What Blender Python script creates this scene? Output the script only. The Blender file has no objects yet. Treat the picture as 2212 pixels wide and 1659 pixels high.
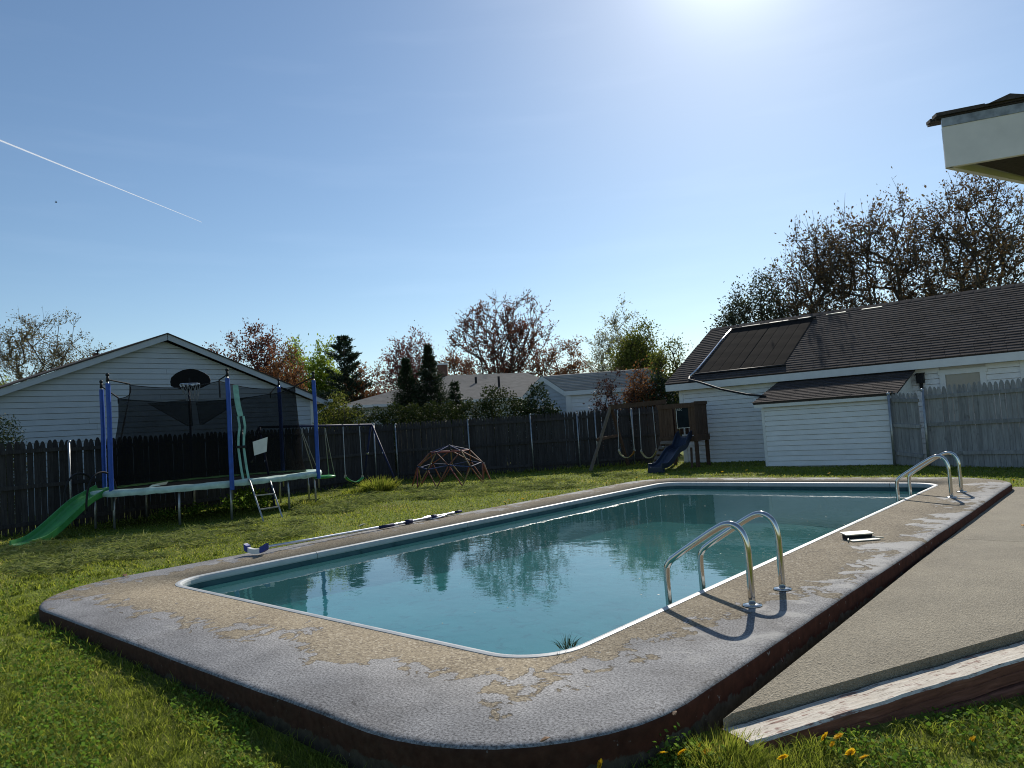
import bpy, math, random
import numpy as np
from mathutils import Vector, Matrix

R = math.radians
scene = bpy.context.scene
COL = scene.collection

# ------------------------------------------------------------------ camera
F_PX, PITCH, ROLL, CAM_H = 1583.94, R(3.1823), R(3.7615), 1.33
PW, PH = 2212.0, 1659.0
cp, sp_, cr, sr = math.cos(PITCH), math.sin(PITCH), math.cos(ROLL), math.sin(ROLL)
FWD = Vector((0, cp, sp_)); UP0 = Vector((0, -sp_, cp)); RT0 = Vector((1, 0, 0))
RGT = RT0 * cr - UP0 * sr
UPV = UP0 * cr + RT0 * sr
cam_d = bpy.data.cameras.new('camera'); cam = bpy.data.objects.new('camera', cam_d); COL.objects.link(cam)
cam_d.sensor_width = 36.0; cam_d.lens = 36.0 * F_PX / PW
cam_d.clip_start = 0.05; cam_d.clip_end = 20000
mw = Matrix((RGT, UPV, -FWD)).transposed().to_4x4(); mw.translation = Vector((0, 0, CAM_H))
cam.matrix_world = mw
scene.camera = cam

# ------------------------------------------------------------------ sky, sun, exposure
SUN_EL, SUN_AZ = R(34.0), R(19.5)          # azimuth measured from +Y towards +X
SUN = Vector((math.sin(SUN_AZ) * math.cos(SUN_EL), math.cos(SUN_AZ) * math.cos(SUN_EL), math.sin(SUN_EL)))
world = bpy.data.worlds.new('World'); scene.world = world; world.use_nodes = True
wt = world.node_tree; wt.nodes.clear()
def wn(t, **k):
    n = wt.nodes.new(t)
    for a, b in k.items(): setattr(n, a, b)
    return n
sky = wn('ShaderNodeTexSky', sky_type='NISHITA', sun_disc=False, sun_elevation=SUN_EL, sun_rotation=SUN_AZ,
         altitude=20.0, air_density=1.0, dust_density=0.25, ozone_density=2.2)
geo = wn('ShaderNodeTexCoord')
dot = wn('ShaderNodeVectorMath', operation='DOT_PRODUCT'); dot.inputs[1].default_value = SUN
nrm = wn('ShaderNodeVectorMath', operation='NORMALIZE')
wt.links.new(geo.outputs['Generated'], nrm.inputs[0]); wt.links.new(nrm.outputs[0], dot.inputs[0])
def wmath(op, a, b=None):
    n = wn('ShaderNodeMath', operation=op)
    for i, v in enumerate((a, b)):
        if v is None: continue
        if isinstance(v, (int, float)): n.inputs[i].default_value = v
        else: wt.links.new(v, n.inputs[i])
    return n.outputs[0]
dmax = wmath('MAXIMUM', dot.outputs['Value'], 0.0)
aur = wmath('ADD', wmath('MULTIPLY', wmath('POWER', dmax, 260.0), 7.0), wmath('MULTIPLY', wmath('POWER', dmax, 24.0), 0.8))
# thin cirrus streaks
mp = wn('ShaderNodeMapping'); mp.inputs['Scale'].default_value = (3.0, 3.0, 26.0); mp.inputs['Rotation'].default_value = (0.05, -0.12, 0)
wt.links.new(nrm.outputs[0], mp.inputs[0])
nz = wn('ShaderNodeTexNoise'); nz.inputs['Scale'].default_value = 1.4; nz.inputs['Detail'].default_value = 5
wt.links.new(mp.outputs[0], nz.inputs['Vector'])
cir = wmath('MULTIPLY', wmath('MAXIMUM', wmath('SUBTRACT', nz.outputs['Fac'], 0.52), 0.0), .8)
glow = wmath('ADD', aur, cir)
gcol = wn('ShaderNodeVectorMath', operation='SCALE'); gcol.inputs[0].default_value = (1.0, 0.99, 0.97)
wt.links.new(glow, gcol.inputs['Scale'])
tint = wn('ShaderNodeVectorMath', operation='MULTIPLY'); tint.inputs[1].default_value = (0.91, 0.98, 1.0)
wt.links.new(sky.outputs[0], tint.inputs[0])
addv = wn('ShaderNodeVectorMath', operation='ADD')
wt.links.new(tint.outputs[0], addv.inputs[0]); wt.links.new(gcol.outputs[0], addv.inputs[1])
bg = wn('ShaderNodeBackground'); bg.inputs['Strength'].default_value = 0.108
wt.links.new(addv.outputs[0], bg.inputs['Color'])
wo = wn('ShaderNodeOutputWorld'); wt.links.new(bg.outputs[0], wo.inputs['Surface'])

sl = bpy.data.lights.new('sun', 'SUN'); sl.energy = 4.6; sl.angle = R(0.55); sl.color = (1.0, 0.94, 0.84)
so = bpy.data.objects.new('sun', sl); COL.objects.link(so)
so.rotation_euler = SUN.to_track_quat('Z', 'Y').to_euler(); so.location = (10, 40, 30)

vs = scene.view_settings
vs.view_transform = 'Standard'; vs.look = 'None'; vs.exposure = 0.0; vs.gamma = 1.0; vs.use_curve_mapping = False
scene.cycles.max_bounces = 8; scene.cycles.transparent_max_bounces = 16
scene.cycles.caustics_reflective = False; scene.cycles.caustics_refractive = False
scene.cycles.use_denoising = True; scene.cycles.filter_width = 1.05

# ------------------------------------------------------------------ geometry helpers
def ray(px, py):
    return RGT * ((px - PW / 2) / F_PX) - UPV * ((py - PH / 2) / F_PX) + FWD
def at(px, py, z=0.0):                      # picture point -> point on the level plane z
    d = ray(px, py); t = (z - CAM_H) / d.z
    return Vector((d.x * t, d.y * t, z))
def atY(px, py, Y):                         # picture point -> point at depth Y
    d = ray(px, py); t = Y / d.y
    return Vector((d.x * t, Y, CAM_H + d.z * t))

YAW = R(41.573)                             # pool axes: s across, l along
def T(s, l, z=0.0):
    return Vector((s * math.cos(YAW) + l * math.sin(YAW), -s * math.sin(YAW) + l * math.cos(YAW), z))
def to_pool(x, y):
    return x * math.cos(YAW) - y * math.sin(YAW), x * math.sin(YAW) + y * math.cos(YAW)
def smooth(a, b, x):
    t = np.clip((x - a) / (b - a), 0, 1); return t * t * (3 - 2 * t)
DECK = (-8.45, -1.78, 2.04, 13.82)          # s0 s1 l0 l1
POOL = (-7.50, -2.72, 3.15, 12.80)
def ground(x, y):
    x = np.asarray(x, float); y = np.asarray(y, float)
    s, l = to_pool(x, y)
    zf = np.interp(s, [-22, -9, -7, -5.4, -3.3, -2.6, -1.9, -1.5, -1.0, -0.4, 2], [-.14, -.13, -.12, -.13, -.20, -.22, -.20, -.21, -.29, -.355, -.38])
    w = 1 - smooth(2.6, 5.5, l)
    rx_, ry_ = x - .97, y - 3.445; vv = -rx_ * .4161 + ry_ * .9093
    w = np.maximum(w, smooth(-2.2, -1.6, s) * (1 - smooth(.0, .45, vv)))
    z = zf * w + (-.14) * (1 - w)
    z = z - .26 * smooth(.15, .55, vv) * smooth(-2.7, -2.1, s) * (1 - smooth(1.5, 2.5, s)) * smooth(3.0, 3.7, l) * (1 - smooth(12.4, 13.2, l))   # soil under the slabs
    z = z + 0.018 * np.sin(x * 1.7 + y * .6) * np.sin(y * 1.3 - x * .4) * smooth(1.0, 3.0, np.hypot(x, y))
    return z
def gz(x, y): return float(ground(x, y))

class MB:
    def __init__(s): s.v = []; s.f = []; s.mi = []; s.cur = 0
    def add(s, vs, fs):
        o = len(s.v); s.v.extend([tuple(v) for v in vs])
        for f in fs: s.f.append(tuple(i + o for i in f)); s.mi.append(s.cur)
    def box(s, c, size, rot=None):
        hx, hy, hz = size[0] / 2, size[1] / 2, size[2] / 2
        p = [Vector((x, y, z)) for z in (-hz, hz) for y in (-hy, hy) for x in (-hx, hx)]
        if rot is not None: p = [rot @ q for q in p]
        c = Vector(c)
        s.add([q + c for q in p], [(0, 2, 3, 1), (4, 5, 7, 6), (0, 1, 5, 4), (2, 6, 7, 3), (0, 4, 6, 2), (1, 3, 7, 5)])
    def beam(s, p0, p1, w, h, up=Vector((0, 0, 1))):
        p0, p1 = Vector(p0), Vector(p1); d = (p1 - p0); L = d.length; d.normalize()
        side = d.cross(up)
        if side.length < 1e-4: side = d.cross(Vector((0, 1, 0)))
        side.normalize(); u = side.cross(d)
        m = Matrix((d, side, u)).transposed()
        s.box((p0 + p1) / 2, (L, w, h), m)
    def tube(s, path, r, n=8, cap=True, closed=False):
        path = [Vector(p) for p in path]; k = len(path)
        rs = r if isinstance(r, (list, tuple)) else [r] * k
        vs = []; prev = None
        for i, p in enumerate(path):
            if closed: d = path[(i + 1) % k] - path[i - 1]
            else: d = path[min(i + 1, k - 1)] - path[max(i - 1, 0)]
            d.normalize()
            if prev is None:
                a = d.orthogonal().normalized()
            else:
                a = prev - d * prev.dot(d)
                a = a.normalized() if a.length > 1e-5 else d.orthogonal().normalized()
            prev = a; b = d.cross(a)
            for j in range(n):
                t = 2 * math.pi * j / n
                vs.append(p + (a * math.cos(t) + b * math.sin(t)) * rs[i])
        fs = []
        for i in range(k if closed else k - 1):
            i2 = (i + 1) % k
            for j in range(n):
                fs.append((i * n + j, i * n + (j + 1) % n, i2 * n + (j + 1) % n, i2 * n + j))
        if cap and not closed:
            fs.append(tuple(range(n - 1, -1, -1))); fs.append(tuple((k - 1) * n + j for j in range(n)))
        s.add(vs, fs)
    def prism(s, poly, a, b):
        """poly: list of 3D points (a planar ring); extruded by vector b-a."""
        d = Vector(b) - Vector(a); n = len(poly)
        vs = [Vector(p) for p in poly] + [Vector(p) + d for p in poly]
        fs = [tuple(range(n - 1, -1, -1)), tuple(range(n, 2 * n))]
        for i in range(n): fs.append((i, (i + 1) % n, n + (i + 1) % n, n + i))
        s.add(vs, fs)
    def lathe(s, prof, c=(0, 0, 0), n=12):
        vs = []; c = Vector(c)
        for r, z in prof:
            for j in range(n):
                t = 2 * math.pi * j / n; vs.append(c + Vector((r * math.cos(t), r * math.sin(t), z)))
        fs = []
        for i in range(len(prof) - 1):
            for j in range(n): fs.append((i * n + j, i * n + (j + 1) % n, (i + 1) * n + (j + 1) % n, (i + 1) * n + j))
        fs.append(tuple(range(n - 1, -1, -1))); fs.append(tuple((len(prof) - 1) * n + j for j in range(n)))
        s.add(vs, fs)
    def sphere(s, c, r, n=8, m=6, sq=(1, 1, 1)):
        prof = []
        c = Vector(c); vs = []
        for i in range(m + 1):
            ph = math.pi * i / m
            for j in range(n):
                t = 2 * math.pi * j / n
                vs.append(c + Vector((r * math.sin(ph) * math.cos(t) * sq[0], r * math.sin(ph) * math.sin(t) * sq[1], r * math.cos(ph) * sq[2])))
        fs = [(i * n + j, (i + 1) * n + j, (i + 1) * n + (j + 1) % n, i * n + (j + 1) % n) for i in range(m) for j in range(n)]
        s.add(vs, fs)
    def mesh(s, name, mats, smooth=False):
        me = bpy.data.meshes.new(name); me.from_pydata(s.v, [], s.f)
        for m in (mats if isinstance(mats, (list, tuple)) else [mats]): me.materials.append(m)
        if any(s.mi): me.polygons.foreach_set('material_index', s.mi)
        if smooth: me.polygons.foreach_set('use_smooth', [True] * len(me.polygons))
        me.update(); return me
    def build(s, name, mats, parent=None, smooth=False, **k):
        return link(name, s.mesh(name, mats, smooth), parent, **k)

def link(name, data, parent=None, loc=None, rotz=0.0, label=None, cat=None, group=None, kind=None):
    o = bpy.data.objects.new(name, data); COL.objects.link(o)
    if parent is not None: o.parent = parent
    if loc is not None: o.location = loc
    if rotz: o.rotation_euler = (0, 0, rotz)
    if label: o['label'] = label
    if cat: o['category'] = cat
    if group: o['group'] = group
    if kind: o['kind'] = kind
    return o
def thing(name, label, cat, loc=(0, 0, 0), rotz=0.0, group=None):
    return link(name, None, None, loc, rotz, label, cat, group)
def dup(root, loc, rotz=None, label=None, group=None, scale=None):
    r = root.copy(); COL.objects.link(r); r.location = loc
    if rotz is not None: r.rotation_euler = (0, 0, rotz)
    if label: r['label'] = label
    if group: r['group'] = group
    if scale: r.scale = (scale,) * 3
    for ch in list(root.children):
        c = ch.copy(); COL.objects.link(c); c.parent = r
        for g in list(ch.children):
            d = g.copy(); COL.objects.link(d); d.parent = c
    return r

def np_mesh(name, verts, faces, mat, tint=None, smooth=False):
    """verts (N,3); faces (M,k) all the same k."""
    me = bpy.data.meshes.new(name); N = len(verts); M, k = faces.shape
    me.vertices.add(N); me.vertices.foreach_set('co', np.ascontiguousarray(verts, np.float32).ravel())
    me.loops.add(M * k); me.loops.foreach_set('vertex_index', np.ascontiguousarray(faces, np.int32).ravel())
    me.polygons.add(M); me.polygons.foreach_set('loop_start', np.arange(0, M * k, k, dtype=np.int32))
    try: me.polygons.foreach_set('loop_total', np.full(M, k, np.int32))
    except Exception: pass
    if smooth: me.polygons.foreach_set('use_smooth', np.ones(M, bool))
    for m in (mat if isinstance(mat, (list, tuple)) else [mat]): me.materials.append(m)
    if tint is not None:
        a = me.attributes.new('tint', 'FLOAT', 'POINT'); a.data.foreach_set('value', np.ascontiguousarray(tint, np.float32))
    me.update(calc_edges=True); me.validate()
    return me

# ------------------------------------------------------------------ materials
class NT:
    def __init__(s, name):
        s.m = bpy.data.materials.new(name); s.m.use_nodes = True; s.t = s.m.node_tree; s.t.nodes.clear()
        s.out = s.n('ShaderNodeOutputMaterial')
    def n(s, t, **k):
        x = s.t.nodes.new(t)
        for a, b in k.items(): setattr(x, a, b)
        return x
    def set(s, sock, v):
        if hasattr(v, 'links') or isinstance(v, bpy.types.NodeSocket): s.t.links.new(v, sock)
        elif isinstance(v, (tuple, list)) and len(v) == 3 and sock.type == 'RGBA': sock.default_value = (*v, 1)
        else: sock.default_value = v
    def math(s, op, a, b=0.0, c=None, clamp=False):
        x = s.n('ShaderNodeMath', operation=op, use_clamp=clamp)
        s.set(x.inputs[0], a); s.set(x.inputs[1], b)
        if c is not None: s.set(x.inputs[2], c)
        return x.outputs[0]
    def coord(s, kind='Object', scale=(1, 1, 1), rnd=False):
        tc = s.n('ShaderNodeTexCoord'); v = tc.outputs[kind]
        if rnd:
            oi = s.n('ShaderNodeObjectInfo'); ad = s.n('ShaderNodeVectorMath', operation='ADD')
            mu = s.n('ShaderNodeMath', operation='MULTIPLY'); mu.inputs[1].default_value = 57.3
            s.t.links.new(oi.outputs['Random'], mu.inputs[0])
            cb = s.n('ShaderNodeCombineXYZ')
            for i in range(3): s.t.links.new(mu.outputs[0], cb.inputs[i])
            s.t.links.new(v, ad.inputs[0]); s.t.links.new(cb.outputs[0], ad.inputs[1]); v = ad.outputs[0]
        mp = s.n('ShaderNodeMapping'); mp.inputs['Scale'].default_value = scale
        s.t.links.new(v, mp.inputs[0]); return mp.outputs[0]
    def noise(s, vec, scale=5, detail=4, rough=.55, dist=0.0):
        x = s.n('ShaderNodeTexNoise'); s.set(x.inputs['Vector'], vec); x.inputs['Scale'].default_value = scale
        x.inputs['Detail'].default_value = detail; x.inputs['Roughness'].default_value = rough; x.inputs['Distortion'].default_value = dist
        return x.outputs['Fac']
    def ramp(s, fac, stops, interp='LINEAR'):
        x = s.n('ShaderNodeValToRGB'); x.color_ramp.interpolation = interp
        e = x.color_ramp.elements
        while len(e) < len(stops): e.new(.5)
        for el, (p, c) in zip(e, stops): el.position = p; el.color = (*c, 1) if len(c) == 3 else c
        s.set(x.inputs[0], fac); return x.outputs[0]
    def mix(s, fac, a, b, blend='MIX'):
        x = s.n('ShaderNodeMix', data_type='RGBA', blend_type=blend)
        s.set(x.inputs[0], fac); s.set(x.inputs[6], a); s.set(x.inputs[7], b); return x.outputs[2]
    def val(s, fac, lo, hi):
        x = s.n('ShaderNodeMapRange'); s.set(x.inputs[0], fac); x.inputs[3].default_value = lo; x.inputs[4].default_value = hi
        return x.outputs[0]
    def bump(s, h, strength=.3, dist=.01, normal=None):
        x = s.n('ShaderNodeBump'); x.inputs['Strength'].default_value = strength; x.inputs['Distance'].default_value = dist
        s.set(x.inputs['Height'], h)
        if normal is not None: s.set(x.inputs['Normal'], normal)
        return x.outputs[0]
    def attr(s, name='tint'):
        x = s.n('ShaderNodeAttribute', attribute_name=name); return x.outputs['Fac']
    def objrand(s):
        return s.n('ShaderNodeObjectInfo').outputs['Random']
    def prin(s, col, rough=.6, metal=0.0, spec=.4, normal=None):
        x = s.n('ShaderNodeBsdfPrincipled'); s.set(x.inputs['Base Color'], col); s.set(x.inputs['Roughness'], rough)
        s.set(x.inputs['Metallic'], metal); s.set(x.inputs['Specular IOR Level'], spec)
        if normal is not None: s.set(x.inputs['Normal'], normal)
        return x.outputs[0]
    def surf(s, sh): s.t.links.new(sh, s.out.inputs['Surface']); return s.m

def simple(name, col, rough=.6, var=.18, scale=6.0, stretch=(1, 1, 1), bump=0.0, bscale=40.0, metal=0.0, spec=.4, objvar=.0, detail=5):
    t = NT(name); v = t.coord(rnd=True, scale=stretch)
    nz_ = t.noise(v, scale, detail)
    lo = tuple(c * (1 - var) for c in col); hi = tuple(min(1, c * (1 + var)) for c in col)
    c = t.ramp(nz_, [(.3, lo), (.7, hi)])
    if objvar:
        c = t.mix(1.0, c, t.ramp(t.objrand(), [(0, (1 - objvar,) * 3), (1, (1, 1, 1))]), 'MULTIPLY')
    nb = t.bump(t.noise(v, bscale, 4), bump, .01) if bump else None
    rr = t.val(nz_, max(.02, rough - .08), min(1, rough + .08))
    return t.surf(t.prin(c, rr, metal, spec, nb))

def leafmat(name, stops, transl=.5, rough=.6):
    t = NT(name); c = t.ramp(t.attr(), stops)
    p = t.prin(c, rough, 0, .12)
    tr = t.n('ShaderNodeBsdfTranslucent'); t.set(tr.inputs['Color'], t.mix(1.0, c, (1.0, 1.0, .7), 'MULTIPLY'))
    mx = t.n('ShaderNodeMixShader'); mx.inputs[0].default_value = transl
    t.t.links.new(p, mx.inputs[1]); t.t.links.new(tr.outputs[0], mx.inputs[2])
    return t.surf(mx.outputs[0])

# --- lawn and soil
def mat_ground():
    t = NT('lawn_ground'); v = t.coord()
    a = t.noise(v, .55, 5); b = t.noise(v, 9, 6, .65)
    c = t.ramp(b, [(.3, (.075, .095, .018)), (.5, (.155, .195, .034)), (.72, (.235, .255, .055))])
    dry = t.ramp(a, [(.45, (0, 0, 0)), (.68, (1, 1, 1))])
    c = t.mix(t.math('MULTIPLY', dry, .5), c, t.ramp(b, [(.3, (.06, .05, .02)), (.7, (.14, .11, .05))]))
    return t.surf(t.prin(c, .95, 0, .1, t.bump(t.noise(v, 30, 5), .7, .03)))
M_ground = mat_ground()
M_grass = leafmat('grass_blade', [(0, (.080, .108, .018)), (.35, (.205, .255, .040)), (.7, (.355, .385, .075)), (.88, (.42, .36, .13)), (1, (.50, .41, .23))], .62, .7)
M_clip = leafmat('dry_clippings', [(0, (.10, .13, .04)), (.6, (.22, .26, .09)), (1, (.36, .36, .17))], .45, .8)
M_clover = leafmat('clover_leaf', [(0, (.07, .14, .02)), (.6, (.15, .26, .04)), (1, (.26, .36, .09))], .5, .75)

# --- deck
def mat_deck():
    t = NT('worn_painted_concrete'); tc = t.n('ShaderNodeTexCoord'); v = tc.outputs['Object']
    sx = t.n('ShaderNodeSeparateXYZ'); t.t.links.new(v, sx.inputs[0]); S, L, Z = sx.outputs
    do = t.math('MINIMUM', t.math('MINIMUM', t.math('SUBTRACT', S, DECK[0]), t.math('SUBTRACT', DECK[1], S)),
                t.math('MINIMUM', t.math('SUBTRACT', L, DECK[2]), t.math('SUBTRACT', DECK[3], L)))
    n1 = t.noise(v, 1.15, 9, .62, .35); n2 = t.noise(v, 5.5, 8, .6, .6)
    # traffic has worn the left, the far end and the middle of the right strip the most
    left = t.n('ShaderNodeMapRange'); t.set(left.inputs[0], S); left.inputs[1].default_value = -3.4; left.inputs[2].default_value = -8.0
    left.inputs[3].default_value = 0.0; left.inputs[4].default_value = .40
    far = t.n('ShaderNodeMapRange'); t.set(far.inputs[0], L); far.inputs[1].default_value = 2.8; far.inputs[2].default_value = 6.5
    far.inputs[3].default_value = 0.0; far.inputs[4].default_value = .46
    wear = t.math('ADD', t.math('MULTIPLY', t.math('SUBTRACT', do, .42), .95), t.math('MAXIMUM', left.outputs[0], far.outputs[0]))
    wear = t.math('ADD', wear, t.math('MULTIPLY', t.math('SUBTRACT', n1, .5), 2.0))
    wear = t.math('ADD', wear, t.math('MULTIPLY', t.math('SUBTRACT', n2, .5), 1.35)); wear = t.math('ADD', wear, .24)
    msk = t.ramp(wear, [(.485, (0, 0, 0)), (.515, (1, 1, 1))])
    # paint: grey, paler chalky streaks near edge
    pn = t.noise(v, 2.2, 7, .65, .3); pf = t.noise(v, 75, 4, .75)
    pc = t.ramp(pn, [(.30, (.185, .182, .182)), (.55, (.265, .26, .258)), (.75, (.35, .343, .335))])
    pc = t.mix(.8, pc, t.ramp(pf, [(.34, (.02, .02, .02)), (.66, (.9, .9, .9))]), 'OVERLAY')
    ch = t.ramp(t.math('ADD', t.noise(v, 3.1, 9, .7, .8), t.math('MULTIPLY', far.outputs[0], .45)), [(.62, (0, 0, 0)), (.70, (1, 1, 1))])
    pc = t.mix(t.math('MULTIPLY', ch, .55), pc, (.47, .455, .42))
    # bare: exposed pebble aggregate
    vo = t.n('ShaderNodeTexVoronoi'); t.set(vo.inputs['Vector'], v); vo.inputs['Scale'].default_value = 85
    bc = t.ramp(vo.outputs['Color'], [(.1, (.10, .08, .06)), (.45, (.235, .195, .135)), (.75, (.33, .28, .20)), (1, (.52, .48, .40))])
    bn = t.noise(v, 1.7, 6, .6)
    bc = t.mix(t.math('MULTIPLY', bn, .6), bc, t.ramp(bn, [(.3, (.16, .14, .115)), (.7, (.30, .255, .185))]))
    stain = t.ramp(t.noise(v, .8, 6, .6, .4), [(.5, (1, 1, 1)), (.75, (.72, .70, .68))])
    col = t.mix(1.0, t.mix(msk, pc, bc), stain, 'MULTIPLY')
    cw_ = t.n('ShaderNodeTexVoronoi', feature='DISTANCE_TO_EDGE'); cv = t.n('ShaderNodeVectorMath', operation='ADD'); cvn = t.n('ShaderNodeTexNoise'); t.set(cvn.inputs['Vector'], v); cvn.inputs['Scale'].default_value = 3.0; cvn.inputs['Detail'].default_value = 6
    t.t.links.new(v, cv.inputs[0]); t.t.links.new(cvn.outputs['Color'], cv.inputs[1]); t.set(cw_.inputs['Vector'], cv.outputs[0]); cw_.inputs['Scale'].default_value = .62
    crk = t.ramp(cw_.outputs['Distance'], [(.0, (1, 1, 1)), (.006, (0, 0, 0))]); sel = t.ramp(t.noise(v, .9, 3), [(.50, (0, 0, 0)), (.56, (1, 1, 1))])
    col = t.mix(t.math('MULTIPLY', t.math('MULTIPLY', crk, sel), .75), col, (.05, .045, .04))
    edge_ = t.ramp(wear, [(.470, (1, 1, 1)), (.487, (.45, .42, .38)), (.51, (.75, .7, .62)), (.535, (1, 1, 1))]); col = t.mix(.8, col, edge_, 'MULTIPLY')
    h = t.math('ADD', t.math('MULTIPLY', t.math('SUBTRACT', 1.0, msk), .9), t.math('MULTIPLY', vo.outputs['Distance'], t.math('MULTIPLY', msk, .55)))
    h = t.math('ADD', h, t.math('MULTIPLY', pf, .25))
    return t.surf(t.prin(col, t.val(msk, .78, .92), 0, .12, t.bump(h, 1.0, .006)))
M_deck = mat_deck()
def mat_side():
    t = NT('peeling_red_side'); tc = t.n('ShaderNodeTexCoord'); v = tc.outputs['Object']
    sx = t.n('ShaderNodeSeparateXYZ'); t.t.links.new(v, sx.inputs[0])
    n1 = t.noise(v, 7, 8, .65, .4)
    m = t.ramp(t.math('ADD', t.math('MULTIPLY', t.math('ADD', sx.outputs[2], .11), 6.0), n1), [(.38, (0, 0, 0)), (.43, (1, 1, 1))])
    red = t.ramp(t.noise(v, 14, 6), [(.3, (.060, .022, .014)), (.7, (.115, .040, .024))])
    con = t.ramp(t.noise(v, 18, 6), [(.3, (.06, .05, .036)), (.7, (.14, .12, .09))])
    fl = t.ramp(t.noise(v, 22, 6, .6, .5), [(.66, (0, 0, 0)), (.69, (1, 1, 1))])
    c = t.mix(m, con, red); c = t.mix(t.math('MULTIPLY', fl, .8), c, (.34, .32, .29))
    fr_ = t.n('ShaderNodeMapRange'); t.set(fr_.inputs[0], sx.outputs[1]); fr_.inputs[1].default_value = 3.1; fr_.inputs[2].default_value = 2.2; fr_.inputs[3].default_value = 0.0; fr_.inputs[4].default_value = .75  # front side darker: its shade is put into the colour along with dirt
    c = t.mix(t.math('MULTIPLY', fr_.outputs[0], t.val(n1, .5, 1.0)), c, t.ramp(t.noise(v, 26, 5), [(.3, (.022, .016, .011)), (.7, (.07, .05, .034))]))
    return t.surf(t.prin(c, .9, 0, .1, t.bump(n1, .6, .01)))
M_side = mat_side()
def mat_patio():
    t = NT('patio_aggregate'); v = t.coord()
    vo = t.n('ShaderNodeTexVoronoi'); t.set(vo.inputs['Vector'], v); vo.inputs['Scale'].default_value = 110
    c = t.ramp(vo.outputs['Color'], [(.1, (.115, .098, .07)), (.5, (.25, .213, .148)), (.85, (.37, .325, .235)), (.97, (.60, .55, .45))])
    n1 = t.noise(v, 1.6, 8, .65); c = t.mix(.65, c, t.ramp(n1, [(.3, (.175, .150, .105)), (.7, (.335, .290, .205))]))
    return t.surf(t.prin(c, .8, 0, .3, t.bump(vo.outputs['Distance'], .9, .008)))
M_patio = mat_patio()
def mat_timber(top):
    t = NT('peeling_white_top' if top else 'red_stained_timber'); v = t.coord(rnd=True, scale=(1.2, 14, 14))
    g = t.noise(v, 4, 8, .6, .6); v2 = t.coord(scale=(1, 1, 1), rnd=True); p = t.noise(v2, 6, 8, .65, .5)
    if top:
        white = t.ramp(g, [(.3, (.42, .36, .28)), (.6, (.70, .64, .54))])
        red = t.ramp(g, [(.3, (.13, .06, .045)), (.7, (.30, .18, .14))])
        m = t.ramp(t.math('ADD', t.math('MULTIPLY', g, .75), t.math('MULTIPLY', p, .65)), [(.54, (1, 1, 1)), (.60, (0, 0, 0))])
        m = t.ramp(t.math('ADD', t.math('MULTIPLY', g, .7), t.math('MULTIPLY', p, .6)), [(.70, (0, 0, 0)), (.76, (1, 1, 1))])
        c = t.mix(m, white, red); crack = t.ramp(t.noise(v, 9, 5, .5, 1.0), [(.34, (.25, .2, .17)), (.40, (1, 1, 1))])
        c = t.mix(1.0, c, crack, 'MULTIPLY')
    else:
        c = t.ramp(g, [(.25, (.10, .037, .022)), (.6, (.235, .095, .060)), (.85, (.33, .17, .115))])
        f = t.ramp(p, [(.68, (0, 0, 0)), (.73, (1, 1, 1))]); c = t.mix(t.math('MULTIPLY', f, .7), c, (.30, .27, .23))
    return t.surf(t.prin(c, .8, 0, .25, t.bump(g, .6, .008)))
M_ttop, M_timber = mat_timber(True), mat_timber(False)

# --- pool
M_coping = simple('white_vinyl_coping', (.50, .505, .485), .45, .12, 5, bump=.05)
def mat_liner(name, deep):
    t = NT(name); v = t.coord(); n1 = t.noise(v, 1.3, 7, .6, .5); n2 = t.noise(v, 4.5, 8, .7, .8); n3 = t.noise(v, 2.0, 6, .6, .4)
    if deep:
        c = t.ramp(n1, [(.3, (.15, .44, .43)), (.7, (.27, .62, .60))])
        sx = t.n('ShaderNodeSeparateXYZ'); t.t.links.new(v, sx.inputs[0])      # darkening by water depth, painted into the floor colour towards the far end
        depth_dark = t.math('ADD', t.math('MULTIPLY', t.math('SUBTRACT', sx.outputs[1], 4.4), .155), t.math('MULTIPLY', t.math('SUBTRACT', n3, .5), 1.1), None, True)
        c = t.mix(t.math('MULTIPLY', depth_dark, .93), c, t.ramp(n1, [(.3, (.030, .075, .065)), (.7, (.055, .12, .10))]))
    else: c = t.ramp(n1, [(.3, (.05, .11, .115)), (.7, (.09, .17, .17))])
    d = t.ramp(n2, [(.53, (0, 0, 0)), (.66, (1, 1, 1))])
    c = t.mix(t.math('MULTIPLY', d, .75), c, (.025, .07, .065))
    return t.surf(t.prin(c, .7, 0, .2))
M_floor, M_wall = mat_liner('blotchy_depth_dark_floor', True), mat_liner('pool_wall_liner', False)
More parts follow.
